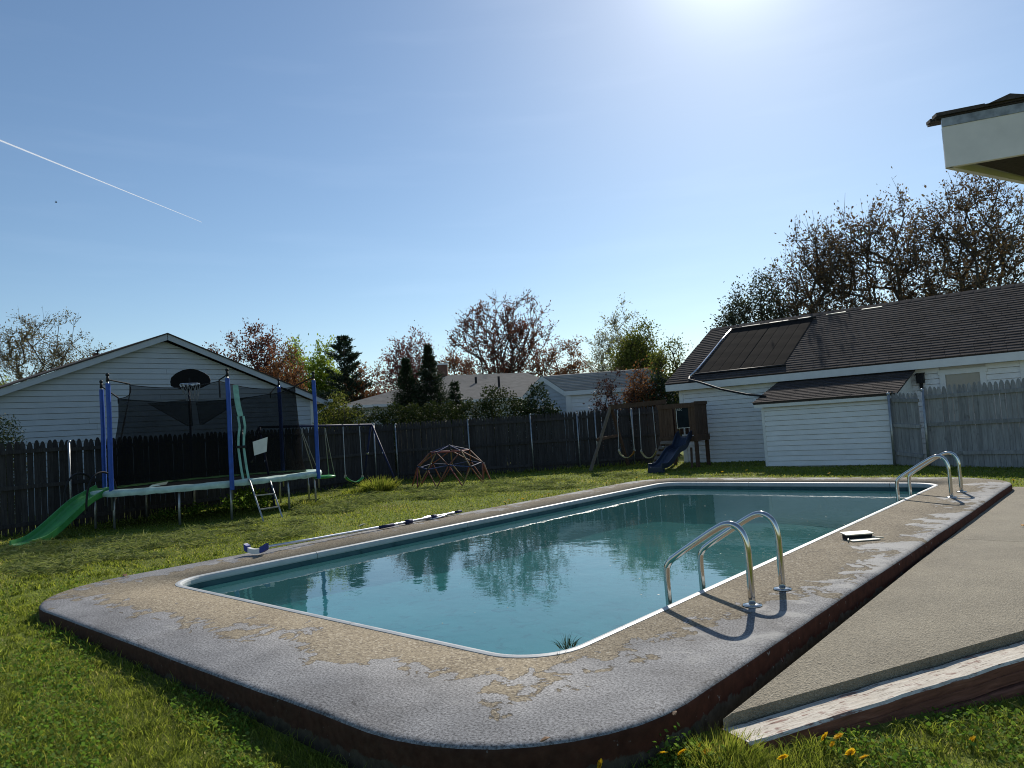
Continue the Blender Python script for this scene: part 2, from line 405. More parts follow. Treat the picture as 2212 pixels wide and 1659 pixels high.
def mat_water():
    t = NT('murky_pool_water'); v = t.coord(scale=(1, 1, 1))
    h = t.math('ADD', t.noise(v, 2.6, 2, .4), t.math('MULTIPLY', t.noise(t.coord(scale=(1, 1.6, 1)), 8.5, 2, .45), .30))
    nb = t.bump(h, .20, .010)
    ge = t.n('ShaderNodeNewGeometry'); dt = t.n('ShaderNodeVectorMath', operation='DOT_PRODUCT'); t.t.links.new(nb, dt.inputs[0]); t.t.links.new(ge.outputs['Incoming'], dt.inputs[1])
    ct = t.math('MINIMUM', t.math('ABSOLUTE', dt.outputs['Value']), 1.0)
    frs = t.math('ADD', t.math('MULTIPLY', t.math('POWER', t.math('SUBTRACT', 1.0, ct), 5.0), .98), .02)      # the same from above and below
    gl = t.n('ShaderNodeBsdfGlossy'); gl.inputs['Roughness'].default_value = 0.0; t.set(gl.inputs['Normal'], nb); gl.inputs['Color'].default_value = (1, 1, 1, 1)
    tr = t.n('ShaderNodeBsdfTransparent'); tr.inputs['Color'].default_value = (.46, .82, .84, 1)
    df = t.n('ShaderNodeBsdfDiffuse'); n1 = t.noise(v, .9, 5)
    t.set(df.inputs['Color'], t.ramp(n1, [(.3, (.045, .165, .170)), (.7, (.06, .20, .20))]))
    mx = t.n('ShaderNodeMixShader'); mx.inputs[0].default_value = .52
    t.t.links.new(tr.outputs[0], mx.inputs[1]); t.t.links.new(df.outputs[0], mx.inputs[2])
    m2 = t.n('ShaderNodeMixShader'); t.t.links.new(frs, m2.inputs[0])
    t.t.links.new(mx.outputs[0], m2.inputs[1]); t.t.links.new(gl.outputs[0], m2.inputs[2])
    return t.surf(m2.outputs[0])
M_water = mat_water()
M_steel = simple('polished_stainless', (.62, .60, .56), .12, .06, 9, metal=1.0)

# --- wood, siding, roofs
def mat_wood(name, dark, light, objvar=.35):
    t = NT(name); v = t.coord(rnd=True, scale=(9, 9, 1.0)); g = t.noise(v, 3.2, 8, .62, .5)
    c = t.ramp(g, [(.28, dark), (.72, light)])
    c = t.mix(1.0, c, t.ramp(t.objrand(), [(0, (1 - objvar,) * 3), (1, (1.0, 1.0, 1.0))]), 'MULTIPLY')
    st = t.ramp(t.noise(t.coord(rnd=True), 4.5, 6, .6, .3), [(.60, (1, 1, 1)), (.74, (.55, .55, .55))])
    c = t.mix(1.0, c, st, 'MULTIPLY')
    return t.surf(t.prin(c, .88, 0, .2, t.bump(g, .5, .006)))
M_fdark = mat_wood('dark_weathered_picket', (.036, .032, .031), (.084, .077, .075))
M_fgrey = mat_wood('silver_weathered_picket', (.23, .225, .22), (.43, .425, .415), .30)
M_play = mat_wood('red_brown_stained_wood', (.085, .048, .032), (.15, .095, .066), .25)
M_rockw = mat_wood('greyed_climbing_board', (.14, .11, .085), (.26, .21, .165), .25)
M_pipe = simple('galvanised_pipe', (.36, .37, .37), .42, .2, 12, metal=.75)
M_siding = simple('blue_grey_vinyl_siding', (.44, .475, .52), .5, .06, 3.0, objvar=.06, bump=.03)
M_siding2 = simple('white_clapboard_paint', (.80, .80, .795), .55, .07, 3.0, objvar=.05, bump=.04)
M_trim = simple('white_painted_trim', (.72, .72, .70), .5, .06, 4)
M_stucco = simple('cream_fascia_paint', (.80, .73, .71), .6, .08, 5, bump=.1)
M_metal_edge = simple('stained_drip_edge', (.27, .28, .30), .45, .4, 16, metal=.3)
M_glass = simple('window_glass', (.22, .225, .22), .1, .1, 3, spec=.6)
M_shade = simple('dark_window', (.05, .045, .03), .2, .2, 3)
def mat_shingle(name, dark, light, objvar=.35):
    t = NT(name); v = t.coord(rnd=True); g = t.noise(v, 60, 4, .7); b = t.noise(v, 3, 5)
    c = t.ramp(g, [(.3, dark), (.7, light)])
    c = t.mix(1.0, c, t.ramp(b, [(.3, (.72, .72, .72)), (.7, (1, 1, 1))]), 'MULTIPLY')
    c = t.mix(1.0, c, t.ramp(t.objrand(), [(0, (1 - objvar,) * 3), (1, (1, 1, 1))]), 'MULTIPLY')
    return t.surf(t.prin(c, .95, 0, .06, t.bump(g, .5, .004)))
M_shing = mat_shingle('brown_asphalt_shingle', (.062, .052, .050), (.128, .108, .100))
M_shing_far = mat_shingle('grey_asphalt_shingle', (.165, .16, .15), (.265, .26, .245), .25)
M_shing_pale = mat_shingle('pale_ribbed_shingle', (.33, .31, .28), (.46, .44, .40), .2)
M_dark = simple('dark_void', (.012, .012, .012), .9, .1)
M_rubber = simple('black_plastic', (.016, .016, .018), .55, .2, 8, spec=.2)
M_black_mat = simple('black_solar_mat', (.026, .022, .020), .95, .3, 14, objvar=.2, bump=.1, spec=.03)
M_brick = simple('brown_brick', (.16, .085, .06), .9, .3, 20)

# --- play things
M_blue = simple('blue_foam_sleeve', (.018, .075, .36), .5, .2, 9, bump=.1)
M_navy = simple('navy_enamel', (.014, .020, .065), .6, .2, 9, spec=.2)
M_slidegreen = simple('green_slide_plastic', (.05, .26, .06), .45, .15, 5)
M_padgreen = simple('green_vinyl_pad', (.07, .24, .065), .45, .25, 7)
M_padpale = simple('faded_pale_pad', (.42, .56, .49), .5, .22, 6, bump=.25, bscale=14)
M_mint = simple('mint_webbing', (.26, .50, .40), .6, .2, 9)
M_slidenavy = simple('navy_slide_plastic', (.020, .030, .055), .40, .2, 5)
M_rope = simple('grey_rope', (.34, .32, .28), .8, .2, 30)
M_chain = simple('coated_chain', (.42, .42, .42), .45, .2, 50, metal=.5)
M_swinggreen = simple('green_swing_seat', (.045, .30, .085), .4, .2, 6)
M_swingyel = simple('faded_yellow_seat', (.42, .36, .16), .5, .35, 9)
M_orange = simple('orange_enamel_tube', (.20, .065, .035), .6, .25, 9)
M_yelgold = simple('gold_enamel_tube', (.24, .16, .06), .6, .25, 9)
M_redtube = simple('red_enamel_tube', (.22, .05, .045), .6, .25, 9)
M_bluetube = simple('blue_enamel_tube', (.035, .05, .13), .6, .25, 9)
M_white = simple('white_plastic', (.72, .71, .66), .45, .08, 6)
M_cream = simple('cream_plastic', (.54, .50, .38), .5, .1, 6)
M_netcord = simple('white_net_cord', (.62, .62, .60), .8, .1, 20)
M_chalk = simple('chalk_board', (.016, .022, .026), .9, .25, 5, spec=.05)
M_bluepl = simple('royal_blue_bristle', (.018, .04, .22), .5, .2, 20)
M_alu = simple('brushed_aluminium', (.66, .67, .70), .3, .1, 14, metal=.85)
def mat_net(name, col, opac):
    t = NT(name); v = t.coord(); n1 = t.noise(v, 2.2, 4)
    tr = t.n('ShaderNodeBsdfTransparent'); df = t.n('ShaderNodeBsdfDiffuse'); df.inputs['Color'].default_value = (*col, 1)
    mx = t.n('ShaderNodeMixShader'); t.set(mx.inputs[0], t.val(n1, opac - .08, opac + .08))
    t.t.links.new(tr.outputs[0], mx.inputs[1]); t.t.links.new(df.outputs[0], mx.inputs[2])
    return t.surf(mx.outputs[0])
M_net = mat_net('black_safety_mesh', (.012, .012, .012), .66)
M_netdark = mat_net('black_catch_mesh', (.006, .006, .006), .62)

# ================================================================== SETTING
# ---- ground sheet with the pool cut out
gx = np.unique(np.concatenate([np.array([-600, -300, -150, -90, -60, -45, -36]), np.arange(-30, 30.01, .4), np.array([36, 45, 60, 90, 150, 300, 600])]))
gy = np.unique(np.concatenate([np.array([-60, -30, -12, -6]), np.arange(-2, 40.01, .4), np.array([46, 60, 90, 150, 300, 600, 900])]))
X, Y = np.meshgrid(gx, gy); Zg = ground(X, Y)
vid = np.arange(X.size).reshape(X.shape)
fc = np.stack([vid[:-1, :-1], vid[:-1, 1:], vid[1:, 1:], vid[1:, :-1]], -1).reshape(-1, 4)
S_, L_ = to_pool(X.ravel(), Y.ravel())
inp = (S_ > POOL[0] - .06) & (S_ < POOL[1] + .06) & (L_ > POOL[2] - .06) & (L_ < POOL[3] + .06)
fc = fc[~inp[fc].any(1)]
me = np_mesh('lawn', np.stack([X.ravel(), Y.ravel(), Zg.ravel()], 1), fc, M_ground, smooth=True)
link('lawn', me, kind='structure')

# ---- rounded rectangle loops (pool axes)
def rrect(s0, s1, l0, l1, r, nc=10, ns=24, nl=40):
    pts = []
    def arc(cs, cl, a0):
        for i in range(nc + 1):
            a = a0 + math.pi / 2 * i / nc; pts.append((cs + r * math.cos(a), cl + r * math.sin(a)))
    def seg(a, b, n):
        for i in range(1, n): pts.append((a[0] + (b[0] - a[0]) * i / n, a[1] + (b[1] - a[1]) * i / n))
    arc(s0 + r, l0 + r, math.pi); seg((s0 + r, l0), (s1 - r, l0), ns)
    arc(s1 - r, l0 + r, 1.5 * math.pi); seg((s1, l0 + r), (s1, l1 - r), nl)
    arc(s1 - r, l1 - r, 0); seg((s1 - r, l1), (s0 + r, l1), ns)
    arc(s0 + r, l1 - r, math.pi / 2); seg((s0, l1 - r), (s0, l0 + r), nl)
    return np.array(pts)
rs_ = np.random.RandomState(4)
def deck_loop(inset): return rrect(DECK[0] + inset, DECK[1] - inset, DECK[2] + inset, DECK[3] - inset, 1.05 - inset)
CW = .055                                     # coping width
inner = rrect(POOL[0] - CW, POOL[1] + CW, POOL[2] - CW, POOL[3] + CW, .36 + CW)
N_ = len(inner)
wob = np.convolve(np.tile(rs_.randn(N_), 3), np.ones(7) / 7, 'same')[N_:2 * N_] * .012
rings = []
for inset, z in [(0.30, 0.0), (.05, -.001), (.022, -.006), (.006, -.018), (0, -.04), (0.004, -.10), (.02, -.47)]:
    lp = deck_loop(inset); c0 = lp.mean(0); d = lp - c0; d /= np.linalg.norm(d, axis=1)[:, None]
    lp = lp + d * wob[:, None] * (1 if inset < .1 else 0)
    rings.append((lp, z))
rings = [(inner, -.06), (inner, 0.0)] + rings
mb = MB()
for lp, z in rings: mb.v.extend([(p[0], p[1], z) for p in lp])
for k in range(len(rings) - 1):
    for j in range(N_):
        j2 = (j + 1) % N_
        mb.f.append((k * N_ + j, k * N_ + j2, (k + 1) * N_ + j2, (k + 1) * N_ + j)); mb.mi.append(1 if k >= 5 else 0)
dk = mb.build('pool_deck', [M_deck, M_side], smooth=True, rotz=-YAW, kind='structure')

# ---- swimming pool: basin, liner, coping pieces
pool = thing('swimming_pool', 'rectangular in-ground swimming pool with rounded corners and white coping', 'pool', (0, 0, 0), -YAW)
wl = rrect(*POOL[:1], POOL[1], POOL[2], POOL[3], .36)
mb = MB(); n = len(wl)
for z in (-.045, -.12, -.9, -1.6): mb.v.extend([(p[0], p[1], z) for p in wl])
for k in range(3):
    for j in range(n): mb.f.append((k * n + j, (k + 1) * n + j, (k + 1) * n + (j + 1) % n, k * n + (j + 1) % n)); mb.mi.append(0)
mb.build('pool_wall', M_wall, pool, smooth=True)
mb = MB()
nx, ny = 14, 26
for j in range(ny + 1):
    for i in range(nx + 1):
        s = POOL[0] + (POOL[1] - POOL[0]) * i / nx; l = POOL[2] + (POOL[3] - POOL[2]) * j / ny
        mb.v.append((s, l, -.44 - .02 * (l - POOL[2]) + .03 * math.sin(s * 2.1 + l)))
for j in range(ny):
    for i in range(nx): mb.f.append((j * (nx + 1) + i, j * (nx + 1) + i + 1, (j + 1) * (nx + 1) + i + 1, (j + 1) * (nx + 1) + i)); mb.mi.append(0)
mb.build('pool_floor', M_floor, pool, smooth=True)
# coping, a bullnose strip cut into pieces
cl_ = rrect(POOL[0], POOL[1], POOL[2], POOL[3], .36); cn = len(cl_)
prof = [(-.002, -.062), (.006, -.064), (.012, -.05), (.012, -.018), (.004, -.002), (-.010, .006), (-.030, .008), (-.052, .004), (-.054, -.02)]
tang = np.roll(cl_, -1, 0) - np.roll(cl_, 1, 0); tang /= np.linalg.norm(tang, axis=1)[:, None]
innorm = np.stack([-tang[:, 1], tang[:, 0]], 1)      # points to the pool centre
arcl = np.concatenate([[0], np.cumsum(np.linalg.norm(np.diff(np.vstack([cl_, cl_[:1]]), axis=0), axis=1))])
npiece = 12; cuts = [int(np.searchsorted(arcl, (arcl[-1] * (k + .35) / npiece))) for k in range(npiece)]
for k in range(npiece):
    a, b = cuts[k], cuts[(k + 1) % npiece]
    idx = list(range(a, b + 1)) if b > a else list(range(a, cn)) + list(range(0, b + 1))
    mb = MB(); m = len(prof)
    for q, i in enumerate(idx):
        p = cl_[i % cn]; nn = innorm[i % cn]; sh = 0
        if q == 0: p = p + tang[i % cn] * .004
        if q == len(idx) - 1: p = p - tang[i % cn] * .004
        for u, z in prof: mb.v.append((p[0] + nn[0] * u, p[1] + nn[1] * u, z))
    for q in range(len(idx) - 1):
        for j in range(m - 1): mb.f.append((q * m + j, q * m + j + 1, (q + 1) * m + j + 1, (q + 1) * m + j)); mb.mi.append(0)
    mb.f.append(tuple(range(m - 1, -1, -1))); mb.mi.append(0)
    mb.f.append(tuple((len(idx) - 1) * m + j for j in range(m))); mb.mi.append(0)
    mb.build('coping_piece', M_coping, pool)
# water sheet
ws = rrect(POOL[0] + .001, POOL[1] - .001, POOL[2] + .001, POOL[3] - .001, .359)
mb = MB(); mb.v = [(p[0], p[1], -.112) for p in ws]; mb.f = [tuple(range(len(ws)))]; mb.mi = [0]
mb.build('water', M_water, rotz=-YAW, kind='structure')

# ---- patio slab (two slabs with a joint) and the retaining timbers
slab = MB()
def slab_poly(pts, z, th):
    slab.prism([Vector((p[0], p[1], z - th)) for p in pts], (0, 0, 0), (0, 0, th))
E0 = T(-1.665, 3.20); E1 = T(-1.76, 8.45); E1b = T(-1.76, 8.47); E2 = T(-1.84, 13.35)
B0 = Vector((.94, 3.56, 0)); bd = Vector((1.77, .81, 0)).normalized()
pk = [E0, B0 + bd * .0, B0 + bd * 4.8, T(3.6, 8.45), E1]
slab_poly(pk, -.10, .16)
slab_poly([E1b, T(3.6, 8.47), T(3.6, 12.9), T(1.0, 13.2), E2], -.102, .16)
slab.build('patio', M_patio, kind='structure')
tl = thing('retaining_timbers', 'low red timber edging with peeling white paint on top along the patio', 'edging', (.97, 3.445, 0), math.atan2(bd.y, bd.x))
tp = []
for k, (zt, dy, x0) in enumerate([(-.15, .012, -.06), (-.272, -.012, -.10), (-.394, -.03, .02)]):
    mb = MB(); L0, h, w = 5.0, .118, .19
    x1 = x0 + L0
    rng_ = random.Random(k)
    sec = [(-w / 2, -h), (-w / 2, -.012), (-w / 2 + .012, 0), (w / 2 - .01, 0), (w / 2, -.012), (w / 2, -h)]
    if k < 2: sec = [(-w / 2, -h), (-w / 2, -h * .55), (-w / 2 + .006, -h * .52), (-w / 2, -h * .49), (-w / 2, -.012), (-w / 2 + .012, 0), (w / 2 - .01, 0), (w / 2, -.012), (w / 2, -h)]
    m = len(sec); nseg = 40
    for i in range(nseg + 1):
        x = x0 + (x1 - x0) * i / nseg; j1 = rng_.uniform(-.004, .004); j2 = rng_.uniform(-.003, .003)
        for (yy, zz) in sec: mb.v.append((x, yy + dy + j1, zt + zz + j2))
    for i in range(nseg):
        for j in range(m):
            j2_ = (j + 1) % m
            mb.f.append((i * m + j, (i + 1) * m + j, (i + 1) * m + j2_, i * m + j2_))
            mb.mi.append(1 if (k == 0 and sec[j][1] > -.013 and sec[j2_][1] > -.013 and j != m - 1) else 0)
    mb.f.append(tuple(range(m))); mb.mi.append(0)
    o = mb.build('timber', [M_timber, M_ttop], tl)

# ================================================================== FENCES
def picket_mesh(name, w, h, th, mat, tip=.13):
    o = [(-w / 2, 0), (w / 2, 0), (w / 2, h - tip), (w * .43, h - tip * .6), (w * .27, h - tip * .22), (w * .10, h - tip * .03), (-w * .10, h - tip * .03),
         (-w * .27, h - tip * .22), (-w * .43, h - tip * .6), (-w / 2, h - tip)]
    mb = MB(); mb.prism([Vector((x, 0, z)) for x, z in o], (0, 0, 0), (0, th, 0)); return mb.mesh(name, mat)
def fence(name, label, p0, p1, pitch, gap, h, mat, posts, seed, sag=0.0, rails=(.22, .92, 1.60), postr=.024, posth=None):
    """posts: distances along the run. pickets behind the rails, pipe posts in front."""
    p0 = Vector((p0[0], p0[1], 0)); p1 = Vector((p1[0], p1[1], 0)); d = p1 - p0; Lf = d.length; ang = math.atan2(d.y, d.x)
    zb = gz(*((p0 + p1) / 2)[:2]) - .02
    e = thing(name, label, 'fence', (p0.x, p0.y, zb), ang)
    rg = random.Random(seed); n = int(Lf / pitch); shapes = [picket_mesh('picket', pitch - gap + q, h, .017, mat) for q in (0, -.003, .002)]
    for i in range(n):
        x = (i + .5) * pitch; o = link('picket', shapes[rg.randrange(3)], e)
        o.location = (x, rg.uniform(-.003, .003), rg.uniform(-.018, .014) - sag * x)
        o.rotation_euler = (0, rg.uniform(-.008, .008), 0)
    # rails, jointed every 2.4 m
    edges = [0.0] + [q for q in posts if .15 < q < Lf - .15] + [Lf]
    for z in rails:
        for a, b in zip(edges[:-1], edges[1:]):
            mb = MB(); mb.beam((a + .004, -.022, z - sag * a + rg.uniform(-.012, .012)), (b - .004, -.022, z - sag * b + rg.uniform(-.012, .012)), .040, .075)
            mb.build('rail', mat, e)
    for q in posts:
        mb = MB(); hh = (posth or h) - .04 + rg.uniform(-.03, .03)
        mb.tube([(q, -.075, -.12), (q + rg.uniform(-.02, .02), -.075, hh)], postr, 10); po = mb.build('fence_post', M_pipe, e, smooth=True)
        mb = MB(); mb.sphere((0, 0, 0), postr * 1.25, 10, 6, (1, 1, 1.1)); co = mb.build('post_cap', M_pipe, po, smooth=True); co.location = (q, -.075, hh)
    return e
lf_d = Vector((5.9, 9.0, 0)).normalized(); lf0 = Vector((-9.63, 13.8, 0)) - lf_d * 1.8; LF_END = Vector((-3.72, 22.85, 0))
fence('left_fence', 'dark weathered stockade fence with wide gaps behind the trampoline and below the gabled house', lf0, LF_END, .116, .011, 1.80, M_fdark,
      [2.05 + .9, 7.0, 11.6], 11)
fence('back_fence', 'long dark weathered stockade fence behind the climbing dome and wooden playset', LF_END, (5.05, 22.85), .088, .003, 1.80, M_fdark,
      [.03, 2.28, 4.22, 5.66, 6.22, 7.35], 12)
fence('side_fence', 'silver grey stockade fence beside the lean-to shed on the right', (8.76, 15.72), (10.9, 12.6), .098, .006, 1.72, M_fgrey,
      [.03, 2.3], 13, rails=(.30, .92, 1.50), sag=-.012, postr=.03)
fence('fence_gate', 'short sagging grey picket gate between the shed corner and the pipe post', (8.44, 16.46), (8.72, 15.80), .098, .004, 1.66, M_fgrey,
      [.02], 14, rails=(.30, .92, 1.48), sag=.09, postr=.032)

# ================================================================== BUILDINGS
def clip_board(poly, z0, z1):
    """x-extents of a convex outline (list of (x,z)) at two heights."""
    def ext(z):
        xs = []
        for (xa, za), (xb, zb) in zip(poly, poly[1:] + poly[:1]):
            if (za - z) * (zb - z) <= 0 and abs(za - zb) > 1e-6: xs.append(xa + (xb - xa) * (z - za) / (zb - za))
        return (min(xs), max(xs)) if len(xs) >= 2 else None
    return ext(z0), ext(z1)
def siding(parent, outline, zb, zt, exposure, mat, y=0.0, holes=(), name='clapboard', seams=None, rg=random.Random(3)):
    z = zb
    while z < zt - .02:
        z1 = min(z + exposure, zt - .001); a, b = clip_board(outline, z + .001, z1)
        if a and b:
            runs = [(a, b)]
            for hx0, hx1, hz0, hz1 in holes:
                if z1 > hz0 + .02 and z < hz1 - .02:
                    new = []
                    for (u, v) in runs:
                        if u[0] < hx0 and u[1] > hx1:
                            new += [((u[0], hx0), (v[0], hx0)), ((hx1, u[1]), (hx1, v[1]))]
                        else: new.append((u, v))
                    runs = new
            cut = []
            for (u, v) in runs:
                if u[1] - u[0] > 4.2:
                    xc = max(u[0], v[0]) + 1.0 + rg.random() * (min(u[1], v[1]) - max(u[0], v[0]) - 2.0)
                    cut += [((u[0], xc - .003), (v[0], xc - .003)), ((xc + .003, u[1]), (xc + .003, v[1]))]
                else: cut.append((u, v))
            for (u, v) in cut:
                if u[1] - u[0] < .03: continue
                mb = MB(); t0, t1 = .022, .008
                z_ = z + .011; p = [(u[0], y - t0, z_), (u[1], y - t0, z_), (u[1], y, z_), (u[0], y, z_), (v[0], y - t1, z1), (v[1], y - t1, z1), (v[1], y, z1), (v[0], y, z1)]
                mb.add(p, [(0, 1, 5, 4), (3, 7, 6, 2), (0, 3, 2, 1), (4, 5, 6, 7), (0, 4, 7, 3), (1, 2, 6, 5)])
                mb.build(name, mat, parent)
        z += exposure
def shingle_slope(parent, x0, x1, eave, ridge, rows, tabw, mat, limit=300, left_edge=None, prefer='right', seed=5):
    """eave, ridge: (y,z). Individual tabs lie on the slope, lower edge proud. Past the limit one joined part."""
    rg = random.Random(seed); e = Vector((0, *eave)); r = Vector((0, *ridge)); d = (r - e); Ls = d.length; d.normalize(); up = Vector((0, -d.z, d.y))
    exp = Ls / rows; items = []
    for k in range(rows):
        xa = x0; off = -rg.uniform(0, tabw); x = xa + off
        while x < x1 - .01:
            a, b = max(x, xa), min(x + tabw - .006, x1)
            if b - a > .03: items.append((k, a, b))
            x += tabw
    key = (lambda q: -q[1]) if prefer == 'right' else (lambda q: q[0])
    items.sort(key=key); cache = {}
    def tab(mb, a, b, base, j):
        w = b - a; t = .017; L = exp + .03
        o = base
        p = [o + up * t, o + Vector((w, 0, 0)) + up * (t + j), o + Vector((w, 0, 0)) + d * L + up * .001, o + d * L + up * .001,
             o - up * .004, o + Vector((w, 0, 0)) - up * .004]
        mb.add(p, [(0, 1, 2, 3), (4, 5, 1, 0), (4, 0, 3), (5, 2, 1)])
    rest = MB()
    for q, (k, a, b) in enumerate(items):
        base = e + d * (k * exp) + Vector((a, 0, 0))
        if q < limit:
            w = round(b - a, 3); v = rg.randrange(3); ke = (w, v)
            if ke not in cache:
                mb = MB(); tab(mb, 0, w, Vector((0, 0, 0)), (0, .002, -.002)[v]); cache[ke] = mb.mesh('shingle', mat)
            o = link('shingle', cache[ke], parent); o.location = base + up * rg.uniform(0, .002)
        else: tab(rest, a, b, base + up * rg.uniform(0, .002), rg.uniform(-.002, .002))
    if rest.v: rest.build('shingles', mat, parent, kind='stuff')

# ---- left house: gable end towards the yard
lh_dir = Vector((.547, .837, 0)); LH0 = Vector((-11, 19.5, 0)); lh_a = math.atan2(.743, .669)
lh = thing('neighbour_house', 'white clapboard gabled house behind the fence on the left', 'house', LH0, lh_a)
AP, APZ, EZ, XL, XR = 1.73, 4.36, 2.53, -3.04, 6.50
out = [(XL, -.3), (XR, -.3), (XR, EZ), (AP, APZ), (XL, EZ)]
mb = MB(); mb.prism([Vector((x, .035, z)) for x, z in out], (0, 0, 0), (0, 8.9, 0)); mb.build('wall', M_siding, lh)
siding(lh, out, .75, APZ - .02, .148, M_siding)
slope = (APZ - EZ) / (XR - AP)
for nm, xa, za, xb, zb in [('roof', XL - .5, APZ - (AP - XL + .5) * slope * .985 + .16, AP, APZ + .17), ('roof', AP, APZ + .17, XR + .42, APZ - (XR + .42 - AP) * slope + .16)]:
    mb = MB(); mb.prism([Vector((xa, -.30, za)), Vector((xb, -.30, zb)), Vector((xb, -.30, zb + .035)), Vector((xa, -.30, za + .035))], (0, 0, 0), (0, 9.6, 0)); mb.build(nm, M_shing, lh)
    mb = MB(); mb.prism([Vector((xa + .02, -.27, za - .17)), Vector((xb, -.27, zb - .17)), Vector((xb, -.27, zb - .004)), Vector((xa + .02, -.27, za - .004))], (0, 0, 0), (0, .03, 0)); rb = mb.build('rake_board', M_siding, lh)
    mb = MB(); mb.prism([Vector((xa + .02, -.24, za - .03)), Vector((xb, -.24, zb - .03)), Vector((xb, -.24, zb - .004)), Vector((xa + .02, -.24, za - .004))], (0, 0, 0), (0, .235, 0)); mb.build('soffit', M_siding, rb)
mb = MB(); mb.box((XR - .05, -.02, 1.1), (.11, .05, 2.9)); mb.build('corner_board', M_trim, lh)
mb = MB(); gy0 = XR + .46; mb.box((gy0, 4.2, EZ + .0), (.12, 9.2, .11)); mb.build('gutter', M_trim, lh)
mb = MB(); mb.tube([(gy0, -.22, EZ - .05), (gy0 - .03, -.20, EZ - .22), (XR + .08, -.04, EZ - .42), (XR + .07, -.04, -.2)], .04, 8); mb.build('downspout', M_trim, lh)
def lhloc(p): return Matrix.Rotation(-lh_a, 3, 'Z') @ (Vector(p) - LH0)
q = lhloc(atY(206.5, 768, 22.6)); mb = MB(); mb.box(q - Vector((0, 0, .2)), (.12, .12, .55)); ch = mb.build('chimney', M_brick, lh)
q = lhloc(atY(211, 770, 22.6)); mb = MB(); mb.tube([q - Vector((0, 0, .3)), q + Vector((0, 0, .17))], .025, 8); mb.lathe([(.06, .15), (.06, .19), (.02, .21)], q, 8); mb.build('vent_pipe', M_rubber, lh)

# ---- garage on the right, with its lean-to shed
ga = math.atan2(-.664, .748); G0 = Vector((5.25, 21.85, 0))
ga_e = thing('garage', 'long white clapboard garage with brown shingle roof and solar mat', 'garage', G0, ga)
EY, EVZ, RY, RDZ = -.30, 2.235, 3.05, 4.09; GX0, GX1 = -.28, 8.30
mb = MB(); mb.box(((GX0 + GX1) / 2, 3.12, .95), (GX1 - GX0, 6.18, 2.5))
mb.prism([Vector((GX0 + .01, 0.02, 2.19)), Vector((GX0 + .01, 6.1, 2.19)), Vector((GX0 + .01, RY, RDZ - .18))], (0, 0, 0), (GX1 - GX0 - .02, 0, 0)); mb.build('wall', M_siding2, ga_e)
gout = [(GX0, -.4), (GX1, -.4), (GX1, 2.05), (GX0, 2.05)]
WIN = (6.72, 7.42, .9, 1.84)
siding(ga_e, gout, -.16, 2.04, .128, M_siding2, y=-.01, holes=[(WIN[0] - .12, WIN[1] + .12, WIN[2], WIN[3] + .12)])
for x in (GX0 + .03, GX1 - .04):
    mb = MB(); mb.box((x, -.025, .93), (.13, .05, 2.22)); mb.build('corner_board', M_trim, ga_e)
RX0, RX1 = -.60, 8.48
mb = MB()
mb.prism([Vector((RX0, EY, EVZ)), Vector((RX0, RY, RDZ)), Vector((RX0, RY, RDZ - .05)), Vector((RX0, EY, EVZ - .05))], (0, 0, 0), (RX1 - RX0, 0, 0))
mb.prism([Vector((RX0, RY + .001, RDZ)), Vector((RX0, 6.45, EVZ)), Vector((RX0, 6.45, EVZ - .05)), Vector((RX0, RY + .001, RDZ - .05))], (0, 0, 0), (RX1 - RX0, 0, 0)); mb.build('roof_deck', M_shing, ga_e)
shingle_slope(ga_e, RX0 - .02, RX1 + .02, (EY - .025, EVZ + .004), (RY - .03, RDZ - .012), 27, .305, M_shing)
mb = MB()
for k in range(30):
    x = RX0 + (RX1 - RX0) * k / 30
    mb.prism([Vector((x, RY - .14, RDZ - .055)), Vector((x, RY, RDZ + .028)), Vector((x, RY + .14, RDZ - .055)), Vector((x, RY, RDZ + .012))], (0, 0, 0), ((RX1 - RX0) / 30 + .02, 0, 0.006))
mb.build('ridge_cap', M_shing, ga_e)
sd = Vector((0, RY - EY, RDZ - EVZ)).normalized(); su = Vector((0, -sd.z, sd.y))
def on_roof(x, f, h=0.0):
    p = Vector((x, EY, EVZ)) + Vector((0, RY - EY, RDZ - EVZ)) * f + su * h; return p
for xa, xb in [(.55, 1.15), (1.45, 2.05), (2.35, 2.75), (3.2, 3.75), (4.2, 4.75)]:
    mb = MB(); mb.beam(on_roof(xa, .945, .022), on_roof(xb, .945, .022), .035, .014, su); mb.build('roof_batten', M_cream, ga_e)
mb = MB(); mb.box(((RX0 + RX1) / 2, EY + .0, EVZ - .12), (RX1 - RX0, .03, .19)); mb.build('fascia', M_trim, ga_e)
mb = MB(); mb.box(((RX0 + RX1) / 2, EY / 2 + .006, EVZ - .205), (RX1 - RX0 - .02, -EY - .03, .016)); mb.build('soffit', M_trim, ga_e)
for x in (RX0 + .015, RX1 - .015):
    mb = MB(); mb.prism([Vector((x, EY + .02, EVZ - .2)), Vector((x, RY, RDZ - .2)), Vector((x, RY, RDZ - .055)), Vector((x, EY + .02, EVZ - .055))], (0, 0, 0), (.025, 0, 0)); mb.build('rake_board', M_trim, ga_e)
